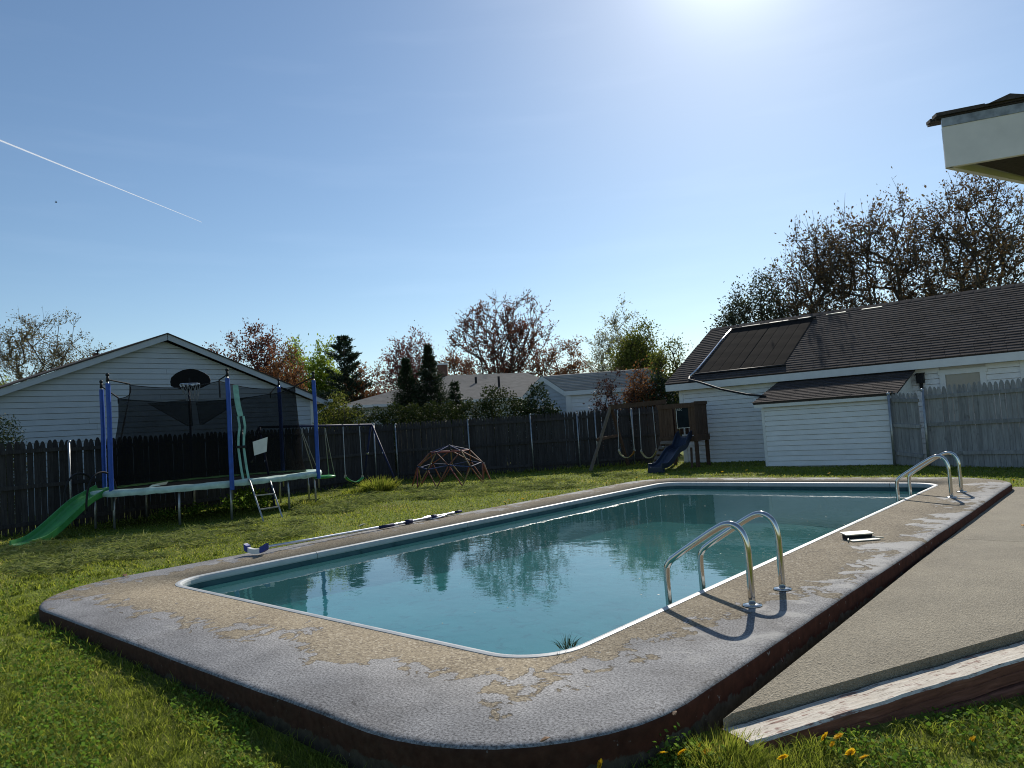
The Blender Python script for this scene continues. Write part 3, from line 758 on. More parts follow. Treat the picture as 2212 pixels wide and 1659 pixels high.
# window behind the side fence
mb = MB()
for (c, s) in [((WIN[0] - .06, -.03, 1.39), (.12, .06, 1.0)), ((WIN[1] + .06, -.03, 1.39), (.12, .06, 1.0)), (((WIN[0] + WIN[1]) / 2, -.033, 1.895), (WIN[1] - WIN[0] + .30, .066, .115))]: mb.box(c, s)
wf = mb.build('window', M_trim, ga_e)
mb = MB(); mb.box(((WIN[0] + WIN[1]) / 2, -.008, 1.37), (WIN[1] - WIN[0] - .002, .02, .93)); mb.build('pane', M_glass, wf)
mb = MB(); mb.box((6.2, -.09, 1.78), (.16, .14, .20)); mb.box((6.2, -.05, 1.62), (.07, .08, .18)); mb.prism([Vector((6.10, -.18, 1.88)), Vector((6.30, -.18, 1.88)), Vector((6.30, -.01, 1.93)), Vector((6.10, -.01, 1.93))], (0, 0, 0), (0, 0, .012))
mb.build('wall_lantern', M_rubber, ga_e)
# solar pool heater mat
sh = thing('solar_pool_heater', 'black solar heating mat laid on the garage roof with pipes', 'solar mat', G0, ga)
npan = 8; fx0, fx1 = .30, 2.88
for k in range(npan):
    a = fx0 + (fx1 - fx0) * k / npan; b = fx0 + (fx1 - fx0) * (k + 1) / npan - .006 - (.02 if k == 3 else 0)
    mb = MB(); lo, hi = (.11, .90)
    ys = 16
    for i in range(ys + 1):
        f = lo + (hi - lo) * i / ys; hh = .040 + .0015 * math.sin(i * 1.9 + k)
        for x, dh in ((a, -.004), (a + .02, 0), ((a + b) / 2, .001), (b - .02, 0), (b, -.004)): mb.v.append(tuple(on_roof(x, f, hh + dh)))
    for i in range(ys):
        for j in range(4): mb.f.append((i * 5 + j, i * 5 + j + 1, (i + 1) * 5 + j + 1, (i + 1) * 5 + j)); mb.mi.append(0)
    mb.build('mat_panel', M_black_mat, sh)
mb = MB(); mb.tube([on_roof(fx0 - .05, .905, .05), on_roof(fx1 + .06, .905, .05)], .03, 8); mb.build('header_pipe', M_rubber, sh, smooth=True)
mb = MB(); mb.tube([on_roof(fx0 - .05, .10, .05), on_roof(fx1 + .06, .10, .05)], .03, 8); mb.build('header_pipe', M_rubber, sh, smooth=True)
mb = MB(); mb.tube([on_roof(fx0 - .06, .90, .05), on_roof(fx0 - .10, .7, .055), on_roof(fx0 - .10, .45, .055), on_roof(fx0 - .12, .2, .055), on_roof(fx0 - .18, .06, .07)], .026, 8); mb.build('feed_pipe', M_alu, sh, smooth=True)
mb = MB(); mb.tube([on_roof(fx0 - .18, .06, .07), Vector((.35, -.62, 2.30)), Vector((.85, -.9, 2.17)), Vector((1.6, -1.2, 1.92)), Vector((2.4, -1.4, 1.72)), Vector((2.95, -1.5, 1.63))], .03, 8); mb.build('hose', M_rubber, sh, smooth=True)
# lean-to
ls = thing('lean_to_shed', 'low white lean-to shed with shingled roof against the garage wall', 'shed', G0, ga)
SX0, SX1, SY = 2.94, 5.96, -1.80
mb = MB(); mb.prism([Vector((SX0, SY + .035, -.2)), Vector((SX0, -.035, -.2)), Vector((SX0, -.035, 2.0)), Vector((SX0, SY + .035, 1.36))], (0, 0, 0), (SX1 - SX0, 0, 0)); mb.build('wall', M_siding2, ls)
siding(ls, [(SX0, -.4), (SX1, -.4), (SX1, 1.40), (SX0, 1.40)], -.13, 1.32, .125, M_siding2, y=SY)
mb = MB(); mb.box((SX0 + .03, SY - .014, .6), (.07, .03, 1.45)); mb.build('corner_board', M_trim, ls)
mb = MB(); mb.box(((SX0 + SX1) / 2, SY - .11, 1.405), (SX1 - SX0 + .28, .03, .11)); mb.build('fascia', M_trim, ls)
e_, r_ = (SY - .13, 1.47), (-.06, 2.035)
mb = MB(); mb.prism([Vector((SX0 - .16, e_[0], e_[1])), Vector((SX0 - .16, r_[0], r_[1])), Vector((SX0 - .16, r_[0], r_[1] - .04)), Vector((SX0 - .16, e_[0], e_[1] - .04))], (0, 0, 0), (SX1 - SX0 + .3, 0, 0)); mb.build('roof_deck', M_shing, ls)
shingle_slope(ls, SX0 - .18, SX1 + .16, (e_[0] - .02, e_[1] + .004), (r_[0], r_[1] + .002), 14, .305, M_shing, seed=8)
mb = MB(); mb.prism([Vector((SX1 + .01, SY, 1.30)), Vector((SX1 + .01, -.05, 1.30)), Vector((SX1 + .01, -.05, 1.98)), Vector((SX1 + .01, SY, 1.42))], (0, 0, 0), (.03, 0, 0)); mb.build('end_board', M_trim, ls)

# ---- own house eave at upper right
ov = thing('house_eave', 'cream boxed roof corner with dark shingles jutting in at upper right', 'roof', (3.10, 5.0, 2.91))
dA = Vector((math.sin(R(113)), math.cos(R(113)), 0)); dB = Vector((math.sin(R(60)), math.cos(R(60)), 0)); LA, LB = 2.6, 2.6
cA, cB = dA * LA, dB * LB
def wall_strip(name, a, b, z0, z1a, z1b, th, mat, inward):
    mb = MB(); mb.prism([a + Vector((0, 0, z0)), b + Vector((0, 0, z0)), b + Vector((0, 0, z1b)), a + Vector((0, 0, z1a))], (0, 0, 0), inward * th); return mb.build(name, mat, ov)
nA = Vector((dA.y, -dA.x, 0)); nA = nA if nA.dot(dB) > 0 else -nA
nB = Vector((dB.y, -dB.x, 0)); nB = nB if nB.dot(dA) > 0 else -nB
wall_strip('fascia', Vector((0, 0, 0)), cA, 0, .285, .285, .035, M_stucco, nA)
wall_strip('fascia', nA * .036, cB, 0, .285, .285, .04, M_stucco, nB)
wall_strip('drip_edge', Vector((0, 0, 0)) - nA * .006, cA - nA * .006, .286, .345, .345, .03, M_metal_edge, nA)
mb = MB(); mb.prism([dA * .10 + dB * .10 + Vector((0, 0, .025)), cA + Vector((0, 0, .025)), cB + Vector((0, 0, .025))], (0, 0, 0), (0, 0, .02)); mb.build('soffit', mat_wood('stained_soffit', (.04, .032, .026), (.085, .066, .052)), ov)
rg = random.Random(2)
base_poly = [-dA * .035 - dB * .01, cA - nA * .03, cA + cB, cB - nB * .1]
mb = MB(); mb.prism([p + Vector((0, 0, .347)) for p in base_poly], (0, 0, 0), (0, 0, .012)); mb.build('roof_deck', M_shing, ov)
for row in range(4):
    for k in range(9):
        a = dA * (k * .29 - .035 + .03 * (row % 2) + rg.uniform(-.004, .004)) + nA * (row * .14 - .03) + Vector((0, 0, .360 + row * .030)); b = a + dA * .288
        mb = MB(); t = Vector((0, 0, .018 + rg.uniform(0, .006)))
        mb.prism([a, b, b + nA * .2 + Vector((0, 0, .045)), a + nA * .2 + Vector((0, 0, .045))], (0, 0, 0), t); mb.build('shingle', M_shing, ov)
mb = MB(); h0 = dA * .40 + Vector((0, 0, .37)) - nA * .05
mb.add([h0 - dA * .13, h0 + dA * .13, h0 + Vector((0, 0, .04)), h0 + nA * .8 - dA * .13 + Vector((0, 0, .17)), h0 + nA * .8 + dA * .13 + Vector((0, 0, .17)), h0 + nA * .8 + Vector((0, 0, .225))], [(0, 1, 2), (3, 5, 4), (0, 2, 5, 3), (1, 4, 5, 2)]); mb.build('hip_cap', M_shing, ov)

# ---- houses beyond the back fence
mh = thing('hip_roof_house', 'distant low house with grey hipped roof and two vent pipes behind the hedge', 'house', (0, 0, 0))
a0, a1, b0, b1 = Vector((-7.6, 31.5, 2.62)), Vector((1.0, 33.5, 2.55)), Vector((-3.2, 37.2, 4.05)), Vector((0.8, 38.2, 4.0))
c0, c1 = Vector((-9.5, 40, 2.62)), Vector((4.6, 42, 2.55)); a1 = Vector((3.2, 33.6, 2.52))
mb = MB(); V_ = [a0, a1, b1, b0, c0, c1]; mb.add(V_, [(0, 1, 2, 3), (0, 3, 4), (1, 5, 2), (3, 2, 5, 4)]); mb.add([v - Vector((0, 0, .10)) for v in V_], [(0, 1, 5, 4)]); mb.build('roof', M_shing_far, mh)
def inset(v, k=.93): c = (a0 + a1 + c0 + c1) / 4; return Vector((c.x + (v.x - c.x) * k, c.y + (v.y - c.y) * k, 0))
q = [inset(a0), inset(a1), inset(c1), inset(c0)]
mb = MB(); mb.prism([Vector((p.x, p.y, -.2)) for p in q], (0, 0, 0), (0, 0, 2.68)); mb.build('wall', simple('grey_green_siding', (.42, .45, .43), .7, .08), mh)
for p0, p1 in ((a0, a1), (a1, c1), (a0, c0)):
    mb = MB(); mb.beam(p0 + Vector((0, -.02, -.06)), p1 + Vector((0, -.02, -.06)), .1, .12); mb.build('gutter', M_trim, mh)
for px, py0, D, hh in [(1050, 862 - 0, 35.4, .42), (1089.5, 849, 34.6, .72)]:
    base = {1050: atY(1028.7, 832.5, 35.8), 1089.5: atY(1079, 845.5, 35)}[px]
    mb = MB(); mb.tube([base - Vector((0, 0, .2)), base + Vector((0, 0, hh))], .055, 8); mb.lathe([(.16, -.06), (.06, .06)], base, 8); mb.build('vent_pipe', M_rubber, mh)
p = atY(957, 810, 37.4); mb = MB(); mb.box(p + Vector((0, 0, -.15)), (.5, .5, 1.3)); ch = mb.build('chimney', M_brick, mh)
mb = MB(); mb.box(p + Vector((0, 0, .53)), (.6, .6, .07)); mb.build('chimney_cap', M_trim, ch)
bh = thing('small_gabled_house', 'small pale sided house with a gable and ribbed shingle roof beyond the fence', 'house', (0, 0, 0))
# gable face from g0 to g1 (faces us and left), roof running right
g0, g1 = atY(1143, 849, 29.3), atY(1223, 846, 27.3); g0.z = g1.z = 2.46; apx = (g0 + g1) / 2; apx.z = 3.06
run = Vector((3.9, -.45, 0)); 
mb = MB(); mb.prism([Vector((g0.x, g0.y, -.2)), Vector((g1.x, g1.y, -.2)), g1, apx, g0], (0, 0, 0), run); mb.build('wall', M_siding, bh)
fdir = (g1 - g0); fdir.z = 0; fl = fdir.length; fdir.normalize(); fn = Vector((fdir.y, -fdir.x, 0))
sub = MB()
z = .8
while z < 2.98:
    z1 = z + .15; k0 = 0 if z < 2.46 else (z - 2.46) / (3.06 - 2.46) * .5; k1 = 0 if z1 < 2.46 else min(.5, (z1 - 2.46) / (3.06 - 2.46) * .5)
    pa, pb, pc, pd = g0 + fdir * fl * k0, g0 + fdir * fl * (1 - k0), g0 + fdir * fl * (1 - k1), g0 + fdir * fl * k1
    f2 = lambda p, zz, o: Vector((p.x, p.y, zz)) + fn * o
    mb = MB(); mb.add([f2(pa, z, .03), f2(pb, z, .03), f2(pc, z1, .008), f2(pd, z1, .008), f2(pa, z, 0), f2(pb, z, 0)], [(0, 1, 2, 3), (4, 5, 1, 0)]); mb.build('clapboard', M_siding, bh); z = z1
sn = Vector((-run.y, run.x, 0)).normalized() * -1
if sn.y > 0: sn = -sn
z = .8
while z < 2.3:
    mb = MB(); p0 = Vector((g1.x, g1.y, z)) + run.normalized() * .14; p1 = Vector((g1.x, g1.y, z)) + run
    mb.add([p0 + sn * .03, p1 + sn * .03, p1 + sn * .008 + Vector((0, 0, .15)), p0 + sn * .008 + Vector((0, 0, .15)), p0, p1], [(0, 1, 2, 3), (4, 5, 1, 0)]); mb.build('clapboard', M_siding2, bh); z += .15
mb = MB(); mb.box(Vector((g1.x, g1.y, 1.1)) + run.normalized() * .06, (.2, .2, 2.7)); mb.build('corner_board', M_trim, bh)
for sgn, pe in ((1, g1), (-1, g0)):
    rr = 11
    ov_ = (pe - apx) * 1.14
    for k in range(rr):
        t0, t1 = k / rr, (k + 1) / rr + .03
        q0, q1 = apx + ov_ * (1 - t0) - fn * 0 - run.normalized() * .16, apx + ov_ * max(0, 1 - t1) - run.normalized() * .16
        up_ = Vector((0, 0, 1))
        mb = MB(); mb.add([q0 + up_ * .11, q0 + run * 1.05 + up_ * .11, q1 + run * 1.05 + up_ * .075, q1 + up_ * .075, q0 + up_ * .06, q0 + run * 1.05 + up_ * .06], [(0, 1, 2, 3), (4, 5, 1, 0), (4, 0, 3)]); mb.build('shingle_course', M_shing_pale, bh)
    mb = MB(); qa, qb = apx + ov_ - run.normalized() * .17, apx - run.normalized() * .17
    mb.prism([qa + Vector((0, 0, -.12)), qb + Vector((0, 0, -.12)), qb + Vector((0, 0, .06)), qa + Vector((0, 0, .06))], (0, 0, 0), run.normalized() * .05); mb.build('rake_board', M_trim, bh)
    mb = MB(); mb.beam(qa + Vector((0, 0, -.02)), qa + run * 1.05 + Vector((0, 0, -.02)), .05, .16); mb.build('fascia', M_trim, bh)
wc = Vector((g0.x, g0.y, 1.45)) + fdir * fl * .68 + fn * .04
mw_ = Matrix((fdir, fn, Vector((0, 0, 1)))).transposed()
mb = MB(); mb.box(wc, (.75, .03, .85), mw_); wf = mb.build('window', M_trim, bh)
mb = MB(); mb.box(wc + fn * .012, (.58, .03, .68), mw_); mb.build('pane', M_shade, wf)

# ================================================================== TRAMPOLINE
TC = Vector((-6.40, 15.50, 0)); TZ = gz(TC.x, TC.y); TA, TB, TH = 2.30, 1.42, .72
tr = thing('trampoline', 'oval trampoline with blue padded poles, black safety net and pale green pad', 'trampoline', (TC.x, TC.y, TZ), math.atan2(.656, .755))
def ell(a, k=1.0, z=0.0): return Vector((TA * k * math.cos(a), TB * k * math.sin(a), z))
angs = [2 * math.pi * i / 72 for i in range(72)]
mb = MB(); mb.tube([ell(a, 1.0, TH - .05) for a in angs], .024, 8, closed=True); mb.build('frame_ring', M_pipe, tr, smooth=True)
mb = MB(); mb.v = [tuple(ell(a, .86, TH - .03)) for a in angs]; mb.f = [tuple(range(72))]; mb.mi = [0]
mb.build('jumping_mat', M_rubber, tr)
# pad: wrinkled ring, faded pale outside and on most of the top, still green at the far right
rg = random.Random(7); mb = MB(); prof = [(.85, -.012), (.88, .010), (.94, .016), (1.0, .010), (1.018, -.010), (1.026, -.055), (1.016, -.105)]
wr = [rg.uniform(-1, 1) for _ in range(144)]
for i in range(144):
    a = 2 * math.pi * i / 144
    for j, (k, z) in enumerate(prof):
        w_ = (wr[i] * .35 + .65 * math.sin(i * 1.3) * math.sin(i * .37 + j)) 
        mb.v.append(tuple(ell(a, k + .004 * w_, TH + z + .012 * w_ * (1.4 if j > 3 else .7))))
m = len(prof)
for i in range(144):
    i2 = (i + 1) % 144; a = 2 * math.pi * (i + .5) / 144
    for j in range(m - 1):
        mb.f.append((i * m + j, i2 * m + j, i2 * m + j + 1, i * m + j + 1))
        far = math.sin(a) > .05 or (j == 0 and math.cos(a) > -.4)
        mb.mi.append(1 if (far and j < 3) else 0)
mb.build('spring_pad', [M_padpale, M_padgreen], tr, smooth=True)
mb = MB(); fl_ = ell(math.atan2(-.98, -.9 * TB / TA * 1.6), .9, TH + .02); mb.add([fl_ + Vector(p) for p in ((-.12, 0, 0), (.2, .02, .02), (.26, .1, .07), (-.02, .12, .04))], [(0, 1, 2, 3)]); mb.build('loose_pad_flap', M_padpale, tr)
LEGS = [(-2.2, .1), (-2.02, -.55), (-1.06, -1.22), (-.16, -1.42), (1.1, -1.22), (1.92, -.74), (2.28, .35), (1.8, .86), (.02, 1.37), (-1.0, 1.26)]
for (x, y) in LEGS:
    mb = MB(); k = 1.0; mb.tube([(x * .985, y * .985, TH - .06), (x, y, .35), (x * 1.0, y * 1.0, -.06)], .024, 8); mb.build('leg', M_pipe, tr, smooth=True)
POSTS = [(-1.86, .90), (-2.06, -.60), (-.16, -1.50), (1.98, -.80), (1.92, .92)]
for q, (x, y) in enumerate(POSTS):
    mb = MB(); mb.tube([(x, y, .36), (x, y, 2.80)], .018, 8); po = mb.build('net_pole', M_pipe, tr, smooth=True)
    mb = MB(); lean = (x * .004, y * .004)
    zb_ = TH - (.02 if q in (0, 1) else .16)
    mb.tube([(x, y, zb_), (x, y, 1.4), (x + .006, y, 2.0), (x, y, 2.73)], .044, 7); mb.build('foam_sleeve', M_blue, po)
    mb = MB(); mb.tube([(x, y, 2.76), (x, y, 2.87)], [.03, .022], 8); mb.sphere((x, y, 2.89), .036, 8, 6); mb.build('pole_cap', M_rubber, po, smooth=True)
# safety net: corners hang just inside the poles, the top edge sags between them
ring_p = [(-1.86, .90), (-2.06, -.60), (-.16, -1.50), (1.98, -.80), (1.92, .92), (.02, 1.42)]
ctop = [(-.80 * 2.0, .70, 2.52), (-1.66, -.50, 2.70), (-.22, -1.22, 2.70), (1.62, -.62, 2.60), (1.62, .72, 2.55), (.02, 1.16, 2.46)]
mb = MB(); cols = []
K = 10; LV = 9
for q in range(6):
    p, r_ = Vector(ctop[q]), Vector(ctop[(q + 1) % 6])
    a0 = math.atan2(p.y / TB, p.x / TA); a1 = math.atan2(r_.y / TB, r_.x / TA)
    while a1 < a0: a1 += 2 * math.pi
    for i in range(K):
        t = i / K; top = p.lerp(r_, t); sag = (.085 if q in (1, 2) else .05) * 4 * t * (1 - t); pull = 1 - .06 * 4 * t * (1 - t)
        bot = ell(a0 + (a1 - a0) * t, .87, TH + .0)
        col = []
        for l in range(LV + 1):
            f = l / LV; x = bot.lerp(Vector((top.x * pull, top.y * pull, top.z - sag)), f)
            bul = 1 + .03 * math.sin(f * math.pi) * math.sin(t * math.pi * 3 + q)
            col.append((x.x * bul, x.y * bul, x.z))
        cols.append(col)
for c_ in cols: mb.v.extend(c_)
nc_ = len(cols)
for i in range(nc_):
    for l in range(LV):
        i2 = (i + 1) % nc_; mb.f.append((i * (LV + 1) + l, i2 * (LV + 1) + l, i2 * (LV + 1) + l + 1, i * (LV + 1) + l + 1)); mb.mi.append(0)
net = mb.build('safety_net', M_net, tr, smooth=True)
mb = MB(); mb.tube([c_[-1] for c_ in cols], .008, 5, closed=True); mb.build('top_cord', M_rubber, net)
for q in range(5):
    x, y = POSTS[q]; mb = MB(); p = Vector(ctop[q])
    mb.tube([(x, y, 2.80), p + Vector((0, 0, .02)), p - Vector((0, 0, .10))], [.012, .016, .012], 6); mb.build('strap', M_rubber, net)
mb = MB(); p = Vector(ctop[2]); mb.tube([p, p - Vector((.0, .01, .33))], .016, 6); mb.build('strap', M_rubber, net)
# entrance zip on the front net, right of the front pole
zc = cols[2 * K + 2]; zp = [Vector(v) + Vector((0, -.03, 0)) for v in zc][::-1]
wob_ = [0, .0, .01, .04, .05, .0, -.03, -.03, -.03, -.02]
zp = [p + Vector((w_, 0, 0)) for p, w_ in zip(zp, wob_)]
mb = MB()
for i in range(3): mb.beam(zp[i], zp[i + 1], .012, .11, Vector((1, 0, 0)))
for i in range(3, LV):
    for o in (-.055, .055): mb.beam(zp[i] + Vector((o, 0, 0)), zp[i + 1] + Vector((o, 0, 0)), .012, .045, Vector((1, 0, 0)))
mb.build('entrance_zip', M_mint, tr)
mb = MB(); mb.box(zp[6] + Vector((0, -.01, .02)), (.20, .03, .05)); mb.build('zip_buckle', M_rubber, tr)
sc_ = [Vector(v) for v in cols[2 * K + 4]]
mb = MB(); a_ = sc_[3]; 
mb.prism([a_ + Vector(v) for v in ((-.15, -.05, -.16), (.13, .0, -.10), (.17, .01, .20), (-.17, -.05, .12))], (0, 0, 0), (0, -.006, 0)); mb.build('label_patch', M_white, tr)
# basketball hoop on the back pole
hx, hy = .02, 1.44
mb = MB(); mb.tube([(hx, hy, .3), (hx, hy, 2.95)], .026, 8); hp = mb.build('hoop_pole', M_navy, tr, smooth=True)
bo = [(1310, 350), (1330, 280), (1400, 220), (1500, 175), (1610, 162), (1720, 185), (1820, 240), (1880, 290), (1900, 350), (1890, 410), (1780, 460), (1660, 500), (1530, 495), (1400, 450), (1320, 415)]
cz = Vector((hx, hy - .16, 2.94)); rx = Vector((math.cos(-math.atan2(.656, .755) + .15), math.sin(-math.atan2(.656, .755) + .15), 0)); fw = Vector((rx.y, -rx.x, 0))
mb = MB(); mb.prism([cz + rx * ((u - 1605) / 590 * .86) + Vector((0, 0, -(v - 335) / 590 * .86)) for u, v in bo][::-1], (0, 0, 0), fw * .035); bb = mb.build('backboard', simple('black_backboard', (.006, .006, .007), .6, .2, 6, spec=.1), tr)
mb = MB(); mb.box(cz + Vector((0, .05, 0)), (.10, .16, .10)); mb.build('bracket', M_rubber, bb)
rc = cz + fw * .26 + rx * .05 + Vector((0, 0, -.11)); rr_ = .205
mb = MB(); mb.tube([rc + (rx * math.cos(a) + fw * math.sin(a)) * rr_ for a in [2 * math.pi * i / 20 for i in range(20)]], .009, 6, closed=True); mb.beam(rc - fw * .2, cz + fw * .02 + rx * .05 - Vector((0, 0, .11)), .08, .03); mb.build('rim', M_alu, bb)
mb = MB()
for k in range(12):
    a = 2 * math.pi * k / 12
    for s_ in (-1, 1):
        pts = []
        for i in range(5):
            f = i / 4; aa = a + s_ * f * .55; r2 = rr_ * (1 - .45 * f) * (1 + .06 * math.sin(k * 3 + i))
            pts.append(rc + (rx * math.cos(aa) + fw * math.sin(aa)) * r2 + Vector((.04 * f, 0, -.36 * f + .02 * math.sin(k * 2.1))))
        mb.tube(pts, .0065, 4, cap=False)
mb.build('hoop_net', M_netcord, bb)
for nm, tri in (('catch_net', [(-.95, 1.02, 2.42), (.0, 1.28, 2.50), (.0, 1.22, 1.90), (-.12, 1.2, 1.92)]), ('catch_net', [(.12, 1.28, 2.42), (1.15, .95, 2.50), (.22, 1.2, 1.93), (.16, 1.2, 1.93)])):
    P_ = [Vector(p) for p in tri]; mb = MB(); mb.add(P_, [(0, 1, 2, 3)]); cn_ = mb.build(nm, M_netdark, tr)
    mb = MB(); mb.tube(P_, .011, 5, closed=True); mb.build('edge_cord', M_rubber, cn_)
# ladder
lw = tr.matrix_world
def tloc(w): return Matrix.Rotation(-math.atan2(.656, .755), 3, 'Z') @ (Vector(w) - Vector((TC.x, TC.y, TZ)))
lt0, lt1 = tloc(atY(540, 1040, 14.5)), tloc(atY(583, 1037, 14.9)); lb0, lb1 = tloc(at(571, 1130, -.16)), tloc(at(612, 1122, -.16))
lad = thing('trampoline_ladder', 'grey steel ladder with two rungs leaning against the trampoline pad', 'ladder', (TC.x, TC.y, TZ), math.atan2(.656, .755))
for p, q in ((lt0, lb0), (lt1, lb1)):
    mb = MB(); mb.tube([p + Vector((0, .06, .03)), p, q - Vector((0, 0, .02))], .016, 8); mb.build('side_rail', M_pipe, lad, smooth=True)
for f in (.36, .69):
    mb = MB(); mb.beam(lt0.lerp(lb0, f), lt1.lerp(lb1, f), .05, .02); mb.build('rung', M_pipe, lad)

# ---- U-section slides
def u_slide(name, parent, path, width, lip, mat, th=.018, side=None):
    """path of centre points (trough floor); side = fixed sideways unit vector."""
    mb = MB(); P_ = [Vector(p) for p in path]; k = len(P_)
    sec = [(-1.0, 1.0), (-.97, 1.06), (-.86, 1.03), (-.80, .35), (-.62, .06), (0, 0), (.62, .06), (.80, .35), (.86, 1.03), (.97, 1.06), (1.0, 1.0), (.96, -.25), (0, -.28), (-.96, -.25)]
    m = len(sec)
    for i, p in enumerate(P_):
        d = (P_[min(i + 1, k - 1)] - P_[max(i - 1, 0)]).normalized(); up = side.cross(d)
        if up.z < 0: up = -up
        lf = lip if not isinstance(lip, list) else lip[i]
        for u, v in sec: mb.v.append(tuple(p + side * (u * width / 2) + up * (v * lf)))
    for i in range(k - 1):
        for j in range(m): mb.f.append((i * m + j, i * m + (j + 1) % m, (i + 1) * m + (j + 1) % m, (i + 1) * m + j)); mb.mi.append(0)
    mb.f.append(tuple(range(m))); mb.mi.append(0); mb.f.append(tuple((k - 1) * m + j for j in range(m))); mb.mi.append(0)
    return mb.build(name, mat, parent, smooth=False)
def spline(pts, n):
    P_ = [Vector(p) for p in pts]; P_ = [P_[0] * 2 - P_[1]] + P_ + [P_[-1] * 2 - P_[-2]]; out_ = []
    for i in range(1, len(P_) - 2):
        for k in range(n):
            t = k / n; a, b, c, d = P_[i - 1:i + 3]
            out_.append(.5 * ((2 * b) + (c - a) * t + (2 * a - 5 * b + 4 * c - d) * t * t + (3 * b - a - 3 * c + d) * t ** 3))
    out_.append(P_[-2]); return out_
gs0 = Vector((-8.17, 12.12, 0)); gsl = thing('green_slide', 'green plastic slide with black hoop handles descending from the trampoline', 'slide', (gs0.x, gs0.y, gz(gs0.x, gs0.y)))
gsp = [(.32, 1.92, .76), (.25, 1.62, .66), (.19, 1.32, .56), (.14, 1.02, .40), (.08, .66, .20), (.03, .34, .06), (0, .08, .025), (0, -.06, .03)]
side_ = Vector((.985, -.17, 0)).normalized()
u_slide('slide_bed', gsl, spline(gsp, 4), .44, .085, M_slidegreen, side=side_)
for s_ in (-1, 1):
    o = side_ * (.235 * s_)
    mb = MB(); arc = [Vector((.17, 1.16, .42)), Vector((.17, 1.17, .62)), Vector((.19, 1.22, .88)), Vector((.22, 1.36, 1.05)), Vector((.25, 1.55, 1.09)), Vector((.29, 1.74, 1.03)), Vector((.31, 1.86, .86)), Vector((.32, 1.90, .62))]
    mb.tube([p + o for p in spline(arc, 3)], .019, 7); mb.build('hoop_handle', M_rubber, gsl, smooth=True)

# ================================================================== SWING SET (navy metal)
ss = thing('metal_swing_set', 'navy metal A-frame swing set in front of the back fence', 'swing set', (-4.5, 18.6, gz(-4.5, 18.6)))
o_ = Vector((-4.5, 18.6, gz(-4.5, 18.6)))
bl, br = Vector((-5.95, 17.1, 1.66)) - o_, Vector((-3.77, 19.35, 1.575)) - o_
br_d = (br - bl).normalized(); bpn = Vector((br_d.y, -br_d.x, 0)).normalized()
mb = MB(); mb.tube([bl, br], .03, 10); mb.build('top_bar', M_navy, ss, smooth=True)
for end, out_ in ((br, br_d), (bl, -br_d)):
    for s_, sp in ((1, .88), (-1, .80)):
        f = end + bpn * (sp * s_) + out_ * .15; f.z = -.06
        mb = MB(); mb.tube([end + bpn * .02 * s_, f], .026, 8); lg = mb.build('leg', M_navy, ss, smooth=True)
        mm = end.lerp(f, .42); mb = MB(); mb.tube([mm - (f - end).normalized() * .02, mm + (f - end).normalized() * .02], .033, 8); mb.build('leg_coupling', M_alu, lg)
def on_bar(px, py):       # point of the bar below picture column px
    best = min((i / 400 for i in range(401)), key=lambda t: abs(proj(o_ + bl.lerp(br, t))[0] - px)); return o_ + bl.lerp(br, best)
def proj(p):
    q = Vector(p) - Vector((0, 0, CAM_H)); z = q.dot(FWD); return (PW / 2 + F_PX * q.dot(RGT) / z, PH / 2 - F_PX * q.dot(UPV) / z)
t1, t2 = on_bar(652, 0), on_bar(702, 0)
dz = atY(697, 1031, (t1.y + t2.y) / 2).z
dc = (t1 + t2) / 2 + Vector((.18, .12, 0)); dc.z = dz
ds = thing('disc_swing', 'round green saucer swing hanging on grey ropes from the navy frame', 'swing', dc)
mb = MB(); mb.lathe([(.02, .035), (.17, .04), (.235, .03), (.26, .012), (.255, -.015), (.22, -.03), (.02, -.04)], (0, 0, 0), 24); mb.build('seat', M_swinggreen, ds, smooth=True)
for tt, offs in ((t1, -1), (t2, 1)):
    for k in (-1, 1):
        mb = MB(); b_ = br_d * (.20 * offs) + bpn * (.13 * k); b_.z = .03; r_top = tt - dc; kn = r_top + Vector((0, 0, -.16))
        mb.tube([r_top, kn + Vector((.012 * k, 0, 0)), b_], .010, 6); mb.build('rope', M_rope, ds, smooth=True)
    mb = MB(); mb.tube([tt - dc + Vector((0, 0, .03)), tt - dc - Vector((0, 0, .05))], .018, 6); mb.build('hanger', M_rubber, ds)
